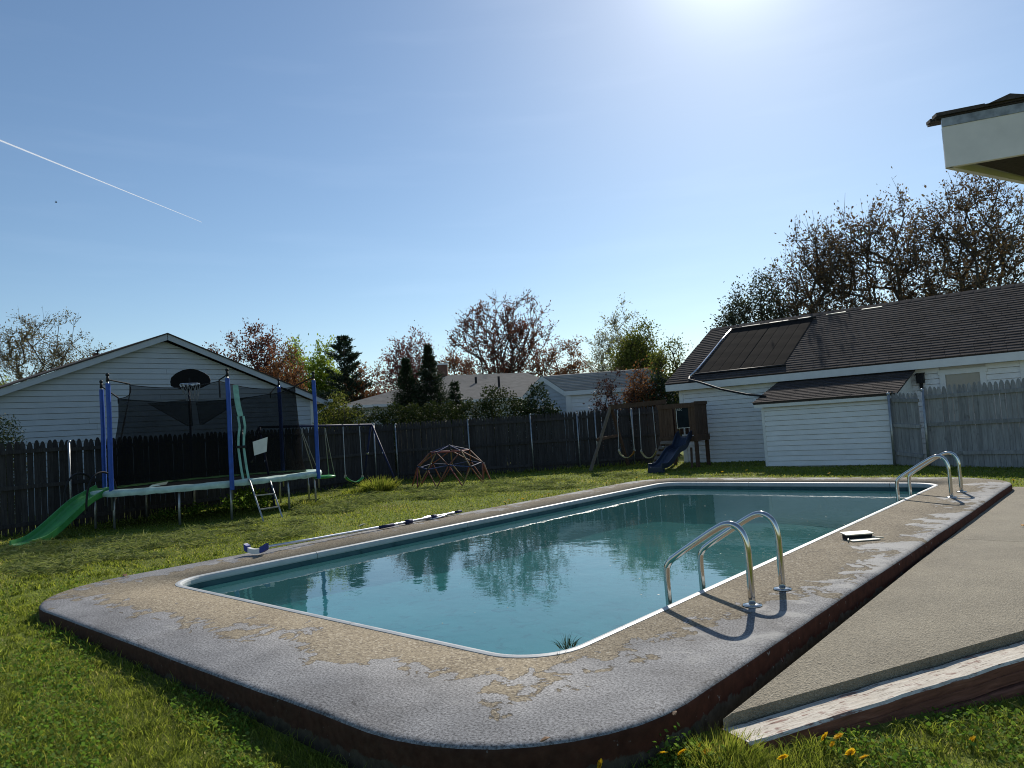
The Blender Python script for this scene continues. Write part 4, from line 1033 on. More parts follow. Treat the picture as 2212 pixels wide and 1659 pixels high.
def belt_swing(name, label, group, ta, tb, sa, sb, sagp, mat, chain_r=.011, mat2=None):
    c0 = (sa + sb) / 2; e = thing(name, label, 'swing', c0, group=group)
    for t_, s_ in ((ta, sa), (tb, sb)):
        mb = MB(); a, b = t_ - c0, s_ - c0
        n_ = 14; pts = [a.lerp(b, i / n_) for i in range(n_ + 1)]
        mb.tube(pts, [chain_r * (1.5 if (i < 4 and i % 2 == 0) else 1.0) for i in range(n_ + 1)], 6); mb.build('chain', M_chain, e, smooth=True)
        mb = MB(); mb.tube([a + Vector((0, 0, .05)), a - Vector((0, 0, .03))], .017, 6); mb.build('hanger', M_rubber, e)
        mb = MB(); mb.prism([b + Vector(v) for v in ((-.02, 0, .05), (.02, 0, .05), (.03, 0, -.02), (-.03, 0, -.02))], (0, 0, 0), (0, .02, 0)); mb.build('clasp', M_chain, e)
    d = sb - sa; nrm_ = Vector((d.y, -d.x, 0)).normalized(); mb = MB(); n_ = 14
    for i in range(n_ + 1):
        t = i / n_; p = (sa - c0).lerp(sb - c0, t); p.z -= sagp * (1 - (2 * t - 1) ** 2) ** .8
        tw = .075
        for q in (-1, 1): mb.v.append(tuple(p + nrm_ * tw * q + Vector((0, 0, .012 * (q > 0)))))
        for q in (1, -1): mb.v.append(tuple(p + nrm_ * tw * q - Vector((0, 0, .012))))
    for i in range(n_):
        for j in range(4): mb.f.append((i * 4 + j, i * 4 + (j + 1) % 4, i * 4 + 4 + (j + 1) % 4, i * 4 + 4 + j)); mb.mi.append(1 if (mat2 and i > 9) else 0)
    mb.build('seat', [mat, mat2] if mat2 else mat, e, smooth=True); return e
t3, t4 = on_bar(741, 0), on_bar(776, 0)
def below(px, py, t_): return atY(px, py, t_.y)
belt_swing('belt_swing', 'green belt swing on long chains from the navy metal frame', 'belt swings', t3, t4, below(746, 1030, t3 - Vector((0, .2, 0))), below(783, 1031, t4 - Vector((0, .2, 0))), .12, M_swinggreen)

# ================================================================== CLIMBING DOME
DC = Vector((-1.78, 19.65, 0)); DZ = gz(DC.x, DC.y)
dm = thing('climbing_dome', 'geodesic climbing dome of orange and blue bars on the lawn', 'climbing dome', (DC.x, DC.y, DZ))
phi0 = R(20); RD = 1.05
def sph(pol, az): return Vector((math.sin(pol) * math.cos(az), math.sin(pol) * math.sin(az), math.cos(pol)))
ap = Vector((0, 0, 1)); Vk = [sph(R(63.435), phi0 + k * R(72)) for k in range(5)]
r1 = [((ap + v) / 2).normalized() for v in Vk]; mk = [((Vk[k] + Vk[(k + 1) % 5]) / 2).normalized() for k in range(5)]
low = [sph(R(116.565), phi0 + R(36) + k * R(72)) for k in range(5)]
bsn = []
for k in range(5): bsn += [((Vk[k] + low[k - 1]) / 2).normalized(), ((Vk[k] + low[k]) / 2).normalized()]
S3 = lambda v: Vector((v.x * RD, v.y * RD, max(-.03, v.z * RD * .97)))
def strut(a, b, mat):
    a, b = S3(a), S3(b); d = (b - a).normalized(); mb = MB(); mb.tube([a + d * .01, a + d * .06, b - d * .06, b - d * .01], [.012, .0165, .0165, .012], 7); mb.build('strut', mat, dm, smooth=True)
for k in range(5):
    strut(ap, r1[k], M_bluetube); strut(r1[k], r1[(k + 1) % 5], M_redtube)
    strut(r1[k], Vk[k], M_yelgold); strut(r1[k], mk[k], M_orange); strut(r1[k], mk[k - 1], M_orange)
    strut(Vk[k], mk[k], M_bluetube); strut(mk[k], Vk[(k + 1) % 5], M_bluetube)
    strut(Vk[k], bsn[2 * k], M_yelgold); strut(Vk[k], bsn[2 * k + 1], M_orange)
    strut(mk[k], bsn[2 * k + 1], M_orange); strut(mk[k], bsn[(2 * k + 2) % 10], M_redtube)
for v in [ap] + r1 + Vk + mk:
    mb = MB(); mb.sphere(S3(v), .030, 7, 5); mb.build('joint', M_rubber, dm, smooth=True)

# ================================================================== WOODEN PLAYSET
PL = Vector((4.12, 20.70, 0)); PZ = gz(PL.x, PL.y); pa_ = math.atan2(-.6, .8)
ps = thing('wooden_playset', 'red-brown wooden play fort with navy slide, chalkboard and swing beam', 'playset', (PL.x, PL.y, PZ), pa_)
def ploc(w): return Matrix.Rotation(-pa_, 3, 'Z') @ (Vector(w) - Vector((PL.x, PL.y, PZ)))
def pworld(l): return Matrix.Rotation(pa_, 3, 'Z') @ Vector(l) + Vector((PL.x, PL.y, PZ))
FW, FD, DH, TP = 1.0, .74, .82, 1.76
def pbox(name, c, s, mat=M_play, parent=None, rot=None):
    mb = MB(); mb.box(c, s, rot); return mb.build(name, mat, parent or ps)
for x, y in ((0, 0), (FW, 0), (0, FD), (FW, FD)): pbox('post', (x, y, TP / 2 - .05), (.085, .085, TP + .1))
pbox('post', (.47, -.005, (DH + TP) / 2), (.075, .075, TP - DH))
for (c, s) in [((.5, -.055, TP - .07), (1.08, .03, .13)), ((FW + .055, FD / 2, TP - .02), (.03, .86, .09)), ((.5, FD + .055, TP - .07), (1.08, .03, .13)), ((-.055, FD / 2, TP - .07), (.03, .86, .13)),
               ((FW + .055, FD / 2, DH - .04), (.03, .88, .17)), ((.5, -.057, DH - .05), (1.1, .03, .14))]: pbox('rail', c, s)
for i in range(8): pbox('floor_board', (.0625 + i * .125, FD / 2, DH - .012), (.118, FD - .1, .024))
for i in range(4): pbox('panel_slat', (.085 + i * .085, -.03, (DH + TP) / 2 - .03), (.078, .02, TP - DH - .14))
for i in range(6): pbox('panel_slat', (FW + .03, .07 + i * .118, (DH + TP) / 2), (.02, .108, TP - DH - .02))
for i in range(2): pbox('panel_slat', (.88 + i * .07, -.035, (DH + TP) / 2), (.062, .02, TP - DH - .1))
for i in range(5): pbox('panel_slat', (.1 + i * .16, FD + .03, (DH + TP) / 2 - .05), (.10, .02, TP - DH - .2))
cb = pbox('chalkboard', (.68, -.03, 1.36), (.36, .016, .56), M_chalk)
for (c, s) in [((.50, -.042, 1.36), (.012, .01, .58)), ((.68, -.042, 1.645), (.37, .01, .012)), ((.68, -.042, 1.075), (.37, .01, .012))]: pbox('board_frame', c, s, M_alu, cb)
mb = MB(); lh_, lw_ = .055, .036
def stroke(x0, z0, x1, z1): mb.beam((x0, -.041, z0), (x1, -.041, z1), .006, .009, Vector((0, 1, 0)))
bx, bz = .535, 1.56
stroke(bx, bz, bx + lw_ / 2, bz + lh_); stroke(bx + lw_ / 2, bz + lh_, bx + lw_, bz); stroke(bx + .009, bz + .02, bx + lw_ - .009, bz + .02)
bx += .052; stroke(bx, bz, bx, bz + lh_)
for za, zb2 in ((bz, bz + lh_ / 2), (bz + lh_ / 2, bz + lh_)): stroke(bx, za, bx + .024, za); stroke(bx + .024, za, bx + .034, (za + zb2) / 2); stroke(bx + .034, (za + zb2) / 2, bx + .024, zb2); stroke(bx + .024, zb2, bx, zb2)
bx += .052
pc = [(bx + .036, bz + .046), (bx + .026, bz + lh_), (bx + .01, bz + .051), (bx, bz + .027), (bx + .01, bz + .004), (bx + .026, bz), (bx + .036, bz + .009)]
for p, q in zip(pc, pc[1:]): stroke(*p, *q)
mb.build('chalk_letters', M_white, cb)
sx_ = .715
u_slide('slide', ps, spline([(sx_, -.02, DH + .02), (sx_, -.16, DH - .02), (sx_, -.45, DH - .26), (sx_ - .01, -.9, .46), (sx_ - .02, -1.35, .22), (sx_ - .03, -1.68, .14), (sx_ - .03, -1.98, .15)], 4), .40, [.15] * 8 + [.12] * 10 + [.10] * 7, M_slidenavy, side=Vector((1, 0, 0)))
pbox('slide_foot', (sx_ - .03, -1.92, .05), (.42, .10, .16), M_slidenavy)
# climbing wall
c0_, c1_ = Vector((.19, -.04, DH - .06)), Vector((.12, -.78, -.04))
for i in range(6):
    f = (i + .5) / 6; p = c0_.lerp(c1_, f); tl_ = math.atan2((c0_ - c1_).z, (c0_ - c1_).y)
    o = pbox('climbing_board', p, (.40, .105, .022), M_rockw, None, Matrix.Rotation(tl_, 3, 'X'))
    if i in (1, 3): 
        mb = MB(); mb.sphere(p + Vector((.06 - .1 * (i == 1), -.03, .03)), .035, 7, 5, (1, 1, .8)); mb.build('climbing_hold', M_rope, o)
for x in (.02, .36): 
    mb = MB(); mb.beam(c0_ + Vector((x - .19, .02, -.02)), c1_ + Vector((x - .19, .02, -.02)), .04, .07); mb.build('climbing_rail', M_play, ps)
mb = MB(); mb.beam((.86, -.05, .52), (.95, -.30, -.04), .06, .06); mb.build('brace', M_play, ps)
# swing beam and A-frame
bE = ploc(Vector((4.31, 20.75, 1.70))); bS = ploc(Vector((2.86, 21.75, 1.655)))
mb = MB(); mb.beam(bS, bE, .07, .13); mb.build('swing_beam', M_play, ps)
fA, fB = ploc(Vector((2.09, 21.35, gz(2.09, 21.35) - .03))), ploc(Vector((3.38, 22.45, gz(3.38, 22.45) - .03)))
for f in (fA, fB):
    mb = MB(); mb.beam(f, bS + (bE - bS).normalized() * .02 + Vector((0, 0, .04)) + (f - bS).normalized() * -.05, .072, .072); mb.build('leg', M_rockw if f is fA else M_play, ps)
mb = MB(); mb.beam(bS.lerp(fA, .50) - (fB - fA).normalized() * .16, bS.lerp(fB, .46) + (fB - fA).normalized() * .05, .045, .08); mb.build('cross_brace', M_play, ps)
bw0, bw1 = pworld(bS), pworld(bE)
def on_beam(px):
    t = min((i / 400 for i in range(401)), key=lambda t: abs(proj(bw0.lerp(bw1, t))[0] - px)); return bw0.lerp(bw1, t) - Vector((0, 0, .07))
for k, (xa, xb, sa, sb, lab, m2) in enumerate([(1332.6, 1360.5, (1337, 974), (1370.7, 973), 'yellow belt swing with an orange end, beside the leaning A-frame leg', True), (1380, 1409, (1385.4, 975), (1418.4, 973), 'faded yellow belt swing next to the climbing boards of the playset', False)]):
    ta, tb = on_beam(xa), on_beam(xb); off = Vector((0, .12, 0))
    belt_swing('belt_swing', lab, 'belt swings', ta, tb, below(*sa, ta - off), below(*sb, tb - off), .20, M_swingyel, .009, simple('orange_seat_end', (.40, .17, .03), .5) if m2 else None)

# ================================================================== POOL RAILS
def hand_rail(parent, l, tilt=0.0):
    """one bent tube in the plane l = const of the parent (pool axes)."""
    cur = [(-2.856, -.75), (-2.856, -.1), (-2.856, .165), (-2.835, .235), (-2.775, .29), (-2.60, .405), (-2.44, .505), (-2.355, .543), (-2.29, .535), (-2.243, .49), (-2.218, .41), (-2.213, .30), (-2.213, .0)]
    P_ = spline([(s, l + tilt * z, z) for s, z in cur], 5)
    mb = MB(); mb.tube(P_, .0235, 14); ra = mb.build('handrail', M_steel, parent, smooth=True)
    mb = MB(); mb.lathe([(.066, .0), (.066, .006), (.058, .012), (.026, .016)], (-2.213, l + .0, 0.001), 18); mb.build('base_plate', M_steel, ra, smooth=True)
    return ra
for nm, ls_, lab in (('pool_ladder', (4.80, 5.326), 'polished steel pool ladder rails nearest the camera beside the bare grey deck'), ('pool_ladder', (11.03, 11.67), 'polished steel pool ladder rails at the far right corner of the pool')):
    e = thing(nm, lab, 'pool ladder', (0, 0, 0), -YAW, 'steel pool ladders')
    c_ = T(-2.5, sum(ls_) / 2)
    for l in ls_: hand_rail(e, l)
    for z in (-.35, -.62):
        mb = MB(); mb.box((-2.87, sum(ls_) / 2, z), (.08, ls_[1] - ls_[0], .03)); mb.build('tread', M_white, e)
# place the Empties at the foot of each ladder (children keep their place)
for e in [o for o in COL.objects if o.get('category') == 'pool ladder']:
    l = -1
    ls_ = [v for c in e.children for v in [c.bound_box[0][1]]]
    l = sum(ls_) / len(ls_); e.location = T(-2.5, l)
    for c in e.children:
        me = c.data; me.transform(Matrix.Translation((2.5, -l, 0)))
        for g in c.children: g.data.transform(Matrix.Translation((2.5, -l, 0)))

# ================================================================== THINGS ON THE DECK
# cleaning pole with wall brush
pb = thing('pool_brush', 'blue and white pool brush on a long silver pole lying along the left deck', 'pool brush', T(-8.15, 4.45, 0), -YAW)
def pl_(s, l, z): return Vector((s + 8.15, l - 4.45, z))
mb = MB(); mb.tube([pl_(-8.13, 4.52, .075), pl_(-8.20, 5.2, .055), pl_(-8.28, 6.55, .035), pl_(-8.36, 7.9, .03)], [.016, .016, .019, .019], 10); mb.build('pole', M_alu, pb, smooth=True)
for l0, l1, r in ((6.35, 6.62, .024), (6.85, 6.97, .034), (7.38, 7.47, .030), (7.9, 8.04, .022)):
    f = lambda l: -8.13 - (l - 4.5) * .0675
    mb = MB(); mb.tube([pl_(f(l0), l0, .036), pl_(f(l1), l1, .036)], r, 10); mb.build('grip', M_navy, pb, smooth=True)
def brush_arc(u0, u1, mat, nm, w, h):
    mb = MB(); k = 10
    for i in range(k + 1):
        u = u0 + (u1 - u0) * i / k; cx_ = u * .15; cz_ = .018 + .045 * abs(u) ** 2.4; cy_ = 0
        for dy, dz in ((-w, 0), (w, 0), (w, h), (-w, h)): mb.v.append((cx_ + .02 + dy * 0 - abs(u) * 0, cy_ + dy - .02, cz_ + dz))
    for i in range(k):
        for j in range(4): mb.f.append((i * 4 + j, i * 4 + (j + 1) % 4, i * 4 + 4 + (j + 1) % 4, i * 4 + 4 + j)); mb.mi.append(0)
    mb.f.append((0, 1, 2, 3)); mb.mi.append(0); mb.f.append(tuple(k * 4 + j for j in range(4))); mb.mi.append(0)
    o = mb.build(nm, mat, pb); o.rotation_euler = (0, 0, YAW * .55); return o
brush_arc(-.72, .50, M_white, 'brush_body', .026, .055)
brush_arc(-1.0, -.70, M_bluepl, 'bristle_tuft', .034, .075); brush_arc(.48, 1.0, M_bluepl, 'bristle_tuft', .036, .075)
mb = MB(); mb.beam((.05, -.02, .05), pl_(-8.13, 4.6, .075), .04, .03); mb.build('brush_socket', M_white, pb)
# leaf skimmer net lying beside the pole end
q = T(-8.42, 7.55); sk = thing('leaf_skimmer', 'grey leaf skimmer net lying beside the far end of the pole', 'skimmer net', (q.x, q.y, 0.0), -YAW + .1)
ring_ = [Vector((.12 * math.cos(a) * (1 if math.cos(a) > 0 else .8), .25 * math.sin(a), .02 + .01 * math.sin(a * 2))) for a in [2 * math.pi * i / 24 for i in range(24)]]
mb = MB(); mb.tube(ring_, .012, 6, closed=True); mb.build('rim', M_alu, sk, smooth=True)
mb = MB(); mb.v = [tuple(p * .96 + Vector((0, 0, -.004))) for p in ring_]; mb.f = [tuple(range(24))]; mb.mi = [0]; mb.build('net', mat_net('skimmer_mesh', (.25, .26, .27), .7), sk)
mb = MB(); mb.tube([(0, .22, .025), (.02, .5, .03)], .014, 8); mb.build('handle', M_alu, sk, smooth=True)
mb = MB(); mb.box((.0, -.05, .03), (.05, .2, .02)); mb.build('cross_bar', M_white, sk)
# skimmer box with the lid propped open
q = at(1862, 1166, 0); ang_ = R(3)
sb_ = thing('skimmer_lid', 'cream skimmer cover standing ajar over its dark opening on the right deck', 'skimmer lid', (q.x, q.y, 0), ang_)
mb = MB(); mb.box((0, .09, .052), (.275, .13, .010), Matrix.Rotation(R(4), 3, 'X')); mb.build('lid', M_cream, sb_)
mb = MB(); mb.box((0, .085, .022), (.25, .10, .042)); mb.build('skimmer_well', M_dark, sb_)
mb = MB()
mb.box((0, -.04, .008), (.275, .10, .008)); mb.build('frame_plate', M_cream, sb_)
for x, a_ in ((-.15, R(28)), (.145, R(-28))):
    mb = MB(); mb.box((x, -.03, .02), (.010, .12, .012), Matrix.Rotation(-a_, 3, 'Z')); mb.build('frame_edge', M_cream, sb_)

# ================================================================== TREES
M_bark = simple('grey_brown_bark', (.075, .060, .048), .9, .3, 12, (1, 1, .25), .5, 30)
M_bark_pale = simple('pale_bark', (.20, .185, .165), .85, .3, 10, (1, 1, .4), .3, 30)
def tubes(segs, n=5):
    segs = np.array(segs, float); p0, p1, r0, r1 = segs[:, 0:3], segs[:, 3:6], segs[:, 6], segs[:, 7]
    d = p1 - p0; d /= np.maximum(np.linalg.norm(d, axis=1), 1e-6)[:, None]
    ref = np.where(np.abs(d[:, 2:3]) > .9, np.array([[1., 0, 0]]), np.array([[0, 0, 1.]]))
    a = np.cross(d, ref); a /= np.linalg.norm(a, axis=1)[:, None]; b = np.cross(d, a)
    t = np.arange(n) * 2 * np.pi / n; c, s = np.cos(t), np.sin(t)
    off = a[:, None, :] * c[None, :, None] + b[:, None, :] * s[None, :, None]
    v = np.concatenate([p0[:, None] + off * r0[:, None, None], p1[:, None] + off * r1[:, None, None]], 1).reshape(-1, 3)
    m = len(segs); base = (np.arange(m) * 2 * n)[:, None]; j = np.arange(n); j2 = (j + 1) % n
    f = np.stack([base + j, base + j2, base + n + j2, base + n + j], -1).reshape(-1, 4)
    return v, f
def leaves(pts, size, rng, tint, aspect=.6, flat=0.0, dirs=None):
    """one four-cornered leaf at each point."""
    n = len(pts); d = rng.normal(size=(n, 3)); d[:, 2] *= (1 - flat)
    if dirs is not None: d = d * .6 + dirs * 1.2
    d /= np.linalg.norm(d, axis=1)[:, None]; e = rng.normal(size=(n, 3)); e -= d * (e * d).sum(1)[:, None]; e /= np.linalg.norm(e, axis=1)[:, None]
    L = size * rng.uniform(.6, 1.35, n)[:, None]; Wd = L * aspect
    v = np.stack([pts, pts + d * L * .5 + e * Wd * .5, pts + d * L, pts + d * L * .5 - e * Wd * .5], 1).reshape(-1, 3)
    f = np.arange(4 * n).reshape(n, 4)
    return v, f, np.repeat(np.clip(tint, 0, 1), 4)
SHAPES = {   # crown: list of (cx, cz, rx, rz) in units of width and height; fork height; bias outward; shoots
    'round': ([(0, .60, .48, .40)], .22, .45),
    'vase': ([(0, .68, .50, .32), (0, .45, .30, .25)], .10, .40),
    'broad': ([(0, .62, .48, .34), (-.26, .52, .26, .30), (.27, .55, .26, .32), (0, .80, .30, .20)], .16, .40),
    'upright': ([(0, .60, .34, .40), (-.2, .55, .22, .33), (.22, .52, .24, .33)], .08, .45),
    'shrub': ([(0, .55, .46, .45)], .04, .45)}
def skeleton(rng, H, W, shape, ntar, r_tip, shoots=0, shoot_len=.9, lenw=.10):
    ell_, fork, pw = SHAPES[shape]
    tg = []
    w = np.array([e[2] * e[3] for e in ell_]); w /= w.sum()
    for e, k in zip(ell_, (w * ntar).astype(int) + 1):
        u = rng.normal(size=(k, 3)); u /= np.linalg.norm(u, axis=1)[:, None]; u *= rng.uniform(.02, 1, (k, 1)) ** pw
        u *= 1 + .16 * np.sin(u[:, 0:1] * 5 + e[0] * 9) * np.cos(u[:, 2:3] * 6 + 1)
        tg.append(np.stack([e[0] * W + u[:, 0] * e[2] * W, u[:, 1] * .5 * (W * (e[2] + .1)), e[1] * H + u[:, 2] * e[3] * H], 1))
    tg = np.concatenate(tg); tg = tg[tg[:, 2] > H * fork * 1.1]
    nodes = [np.array([0, 0, -.3]), np.array([0, 0, H * fork * .5]), np.array([W * .01, 0, H * fork])]; par = [-1, 0, 1]; tip = []
    order = np.argsort(np.linalg.norm((tg - nodes[2]) * np.array([1, 1, .8]), axis=1))
    arr = np.zeros((len(tg) * 6 + 50, 3)); arr[:3] = nodes; n = 3
    depth = np.zeros(len(arr)); depth[2] = 0
    for ti in order:
        t = tg[ti]; dv = t - arr[2:n]; dist = np.linalg.norm(dv, axis=1)
        # a limb grows on outward and upward: prefer nodes below and inside the target
        back = np.maximum(0, arr[2:n, 2] - t[2] + .05) * 2.2 + np.maximum(0, np.linalg.norm(arr[2:n, :2], axis=1) - np.linalg.norm(t[:2])) * 1.2
        i = int(np.argmin(dist + back + lenw * depth[2:n])) + 2; p = arr[i]; L = np.linalg.norm(t - p); k = int(min(5, max(1, round(L / (.09 * H)))))
        prev = i; sag_ = rng.normal(size=3) * .07 * L + np.array([0, 0, .08 * L])
        for j in range(1, k + 1):
            f = j / k; q = p + (t - p) * f + sag_ * math.sin(f * math.pi) * (1 if f < 1 else 0)
            arr[n] = q; par.append(prev); depth[n] = depth[prev] + L / k; prev = n; n += 1
        tip.append(prev)
    cnt = np.zeros(n); cnt[tip] = 1
    for i in range(n - 1, 0, -1): cnt[par[i]] += cnt[i]
    rad = r_tip * np.maximum(cnt, 1) ** .46
    segs = [(*arr[par[i]], *arr[i], rad[par[i]] if par[i] > 1 or i < 3 else rad[i], rad[i]) for i in range(1, n)]
    segs = [(*q[:6], min(q[6], q[7] * 1.5), q[7]) for q in segs]
    tw = []
    for i in tip:
        p = arr[i]; d = p - arr[par[i]]; d /= max(1e-6, np.linalg.norm(d))
        for k in range(4):
            e = d * .7 + rng.normal(size=3) * .55 + np.array([0, 0, .35]); e /= np.linalg.norm(e); L = .075 * H * rng.uniform(.5, 1.2)
            q = p + e * L; segs.append((*p, *q, r_tip * .8, r_tip * .3)); tw.append((p, q))
        tw.append((arr[par[i]], p))
    tops = sorted(tip, key=lambda i: -arr[i][2])[:max(1, len(tip) // 3)]
    for k in range(shoots):
        p = arr[tops[int(rng.integers(0, len(tops)))]]; e = np.array([rng.normal() * .16, rng.normal() * .16, 1.0]); L = shoot_len * rng.uniform(.4, 1.1); q = p + e * L
        segs.append((*p, *q, r_tip * .9, r_tip * .35)); tw.append((p, q))
    return segs, tw
def tree(name, label, cat, loc, H, W, leafm, nleaf, lsize, seed, bark=None, group='trees beyond the fences', jit=.12, shape='round', ntar=260, r_tip=.009, shoots=0, shoot_len=.9, lenw=.22):
    rng = np.random.default_rng(seed); segs, tw = skeleton(rng, H, W, shape, ntar, r_tip, shoots, shoot_len, lenw)
    e = thing(name, label, cat, loc, rng.uniform(0, .6), group)
    v, f = tubes(np.array(segs), 5); link('trunk', np_mesh('trunk', v, f, bark or M_bark, smooth=True), e)
    T0 = np.array([t[0] for t in tw]); T1 = np.array([t[1] for t in tw]); wgt = rng.uniform(.25, 1.0, len(tw)) ** 1.5; i = rng.choice(len(tw), nleaf, p=wgt / wgt.sum())
    fr = rng.uniform(0, 1.05, (nleaf, 1)); pts = T0[i] + (T1[i] - T0[i]) * fr + rng.normal(size=(nleaf, 3)) * jit * rng.uniform(.2, 1.2, (nleaf, 1)); dr = T1[i] - T0[i]
    tint = rng.uniform(0, 1, nleaf) * .6 + .2 + .2 * np.sin(i * 1.7)
    v, f, tt = leaves(pts, lsize, rng, tint, dirs=dr / np.maximum(np.linalg.norm(dr, axis=1), 1e-6)[:, None])
    link('crown', np_mesh('crown', v, f, leafm, tt), e); return e
M_red = leafmat('red_maple_leaf', [(0, (.075, .028, .028)), (.5, (.165, .068, .060)), (.85, (.23, .105, .080)), (1, (.25, .15, .09))], .5)
M_redpink = leafmat('crimson_blossom', [(0, (.11, .038, .045)), (.6, (.21, .085, .095)), (1, (.28, .14, .13))], .5)
M_rust = leafmat('rust_new_leaf', [(0, (.12, .05, .026)), (.6, (.21, .092, .048)), (1, (.28, .15, .065))], .5)
M_tan = leafmat('tan_bud', [(0, (.12, .095, .06)), (.6, (.22, .18, .11)), (1, (.28, .25, .13))], .35)
M_lime = leafmat('lime_leaf', [(0, (.13, .19, .03)), (.5, (.25, .33, .05)), (1, (.36, .42, .09))], .6)
M_olive = leafmat('olive_leaf', [(0, (.06, .08, .02)), (.5, (.13, .155, .036)), (1, (.23, .22, .06))], .5)
M_pale = leafmat('pale_catkin', [(0, (.19, .19, .14)), (.6, (.30, .30, .22)), (1, (.38, .37, .26))], .45)
M_pine = leafmat('pine_needle', [(0, (.018, .034, .022)), (.6, (.035, .060, .040)), (1, (.065, .090, .062))], .2)
M_spruce = leafmat('spruce_needle', [(0, (.016, .030, .014)), (.6, (.030, .050, .022)), (1, (.060, .075, .035))], .2)
M_dkbrown = leafmat('bronze_leaf', [(0, (.065, .040, .032)), (.6, (.12, .080, .055)), (1, (.18, .14, .075))], .5)
M_grgreen = leafmat('grey_green_leaf', [(0, (.04, .045, .028)), (.6, (.075, .085, .05)), (1, (.12, .125, .075))], .35)
M_hedge = leafmat('hedge_leaf', [(0, (.018, .030, .008)), (.55, (.038, .054, .014)), (1, (.085, .10, .028))], .2)
M_purple = leafmat('purple_leaf', [(0, (.030, .014, .016)), (.6, (.06, .028, .028)), (1, (.12, .06, .04))], .35)

def G(p, dz=-.1): return (p.x, p.y, gz(min(max(p.x, -30), 30), min(p.y, 40)) + dz)
def top_h(px, py, D): return atY(px, py, D).z + .24
def tw_(px, w, D): return w / F_PX * D            # metres for w picture pixels at depth D
tree('bare_tree', 'greyish tan sparsely budding tree behind the left house roof', 'tree', G(atY(85, 800, 32)), top_h(90, 668, 32), tw_(0, 260, 32), M_tan, 15000, .08, 21, jit=.12, shape='broad', ntar=300, lenw=.4, shoots=40, shoot_len=.5)
tree('bare_tree', 'thin leafless twigs showing just above the left house roof', 'tree', G(atY(258, 800, 36)), top_h(262, 742, 36), tw_(0, 110, 36), M_tan, 160, .08, 22, shape='vase', ntar=60, shoots=14, shoot_len=.5)
tree('lime_tree', 'lime green leafing tree at the far left edge', 'tree', G(atY(-8, 850, 27)), top_h(-8, 806, 27), tw_(0, 60, 27), M_lime, 2600, .10, 23, jit=.2, ntar=80)
tree('red_maple', 'dark crimson maple rising behind the right slope of the left house', 'tree', G(atY(545, 830, 38)), top_h(552, 712, 38), tw_(0, 215, 38), M_red, 13000, .125, 24, jit=.17, shape='broad', ntar=300)
tree('red_maple', 'rust tinted small maple between the left house and the lime trees', 'tree', G(atY(615, 840, 36)), top_h(618, 752, 36), tw_(0, 95, 36), M_rust, 5500, .12, 25, jit=.17, ntar=140)
tree('lime_tree', 'bright lime tree just left of the dark pine', 'tree', G(atY(695, 860, 46)), top_h(692, 758, 46), tw_(0, 110, 46), M_lime, 12500, .16, 26, jit=.3, ntar=140)
tree('lime_tree', 'small yellow green tree peeking over the crimson maple', 'tree', G(atY(640, 860, 47)), top_h(648, 746, 47), tw_(0, 60, 47), M_lime, 5000, .16, 27, jit=.25, ntar=80)
tree('rose_tree', 'pinkish red blossoming tree behind the two spruces', 'tree', G(atY(893, 850, 42)), top_h(898, 716, 42), tw_(0, 130, 42), M_redpink, 9000, .115, 28, jit=.16, shape='round', ntar=240)
tree('rust_tree', 'low russet tree to the right of the dark pine', 'tree', G(atY(795, 860, 44)), top_h(797, 780, 44), tw_(0, 120, 44), M_rust, 4800, .13, 29, jit=.2, shape='shrub', ntar=150)
tree('rust_tree', 'low russet tree over the chimney of the hipped roof house', 'tree', G(atY(985, 830, 48)), top_h(985, 758, 48), tw_(0, 110, 48), M_rust, 5200, .135, 30, jit=.22, shape='round', ntar=140)
tree('red_maple', 'tall spreading red maple standing above the hipped roof house', 'tree', G(atY(1090, 830, 46)), top_h(1090, 636, 46), tw_(0, 225, 46), M_red, 15000, .125, 31, jit=.085, shape='vase', ntar=420, lenw=.55, shoots=70, shoot_len=.7, r_tip=.012)
tree('rust_tree', 'rounded orange-red tree above the small gabled house', 'tree', G(atY(1212, 830, 48)), top_h(1212, 736, 48), tw_(0, 145, 48), M_rust, 8500, .125, 32, jit=.18, shape='round', ntar=220)
tree('birch', 'tall pale catkin-covered tree rising over the small gabled house', 'tree', G(atY(1345, 850, 42)), top_h(1347, 660, 42), tw_(0, 165, 42), M_pale, 14000, .10, 33, bark=M_bark_pale, jit=.14, shape='upright', ntar=260, shoots=40, shoot_len=.8)
tree('olive_tree', 'dense dark olive tree in front of the pale birch', 'tree', G(atY(1385, 870, 33)), top_h(1385, 704, 33), tw_(0, 118, 33), M_olive, 15000, .11, 34, jit=.24, shape='round', ntar=220)
tree('yellow_shrub_tree', 'yellow-green open shrub next to the garage roof edge', 'tree', G(atY(1455, 870, 27)), top_h(1462, 742, 27), tw_(0, 120, 27), M_olive, 5600, .085, 35, jit=.14, shape='shrub', ntar=170, shoots=25, shoot_len=.5)
tree('bronze_shrub', 'bronze leaved shrub standing at the corner of the small gabled house', 'tree', G(atY(1390, 880, 25.5)), top_h(1388, 792, 25.5), tw_(0, 105, 25.5), M_rust, 3200, .085, 36, jit=.15, shape='shrub', ntar=150)
tree('purple_shrub', 'thin dark purple leaved shrub just behind the fence near the A-frame', 'shrub', G(atY(1322, 900, 23.9)), top_h(1318, 800, 23.9), tw_(0, 95, 23.9), M_purple, 2200, .07, 37, jit=.09, r_tip=.005, shape='shrub', ntar=110, shoots=12, shoot_len=.7)
tree('bronze_tree', 'big dark bronze tree at the far right behind the garage', 'tree', G(atY(2130, 700, 29.5)), top_h(2110, 376, 29.5), tw_(0, 440, 29.5), M_dkbrown, 14000, .12, 41, jit=.20, shape='broad', ntar=520, shoots=30, shoot_len=.8, r_tip=.011)
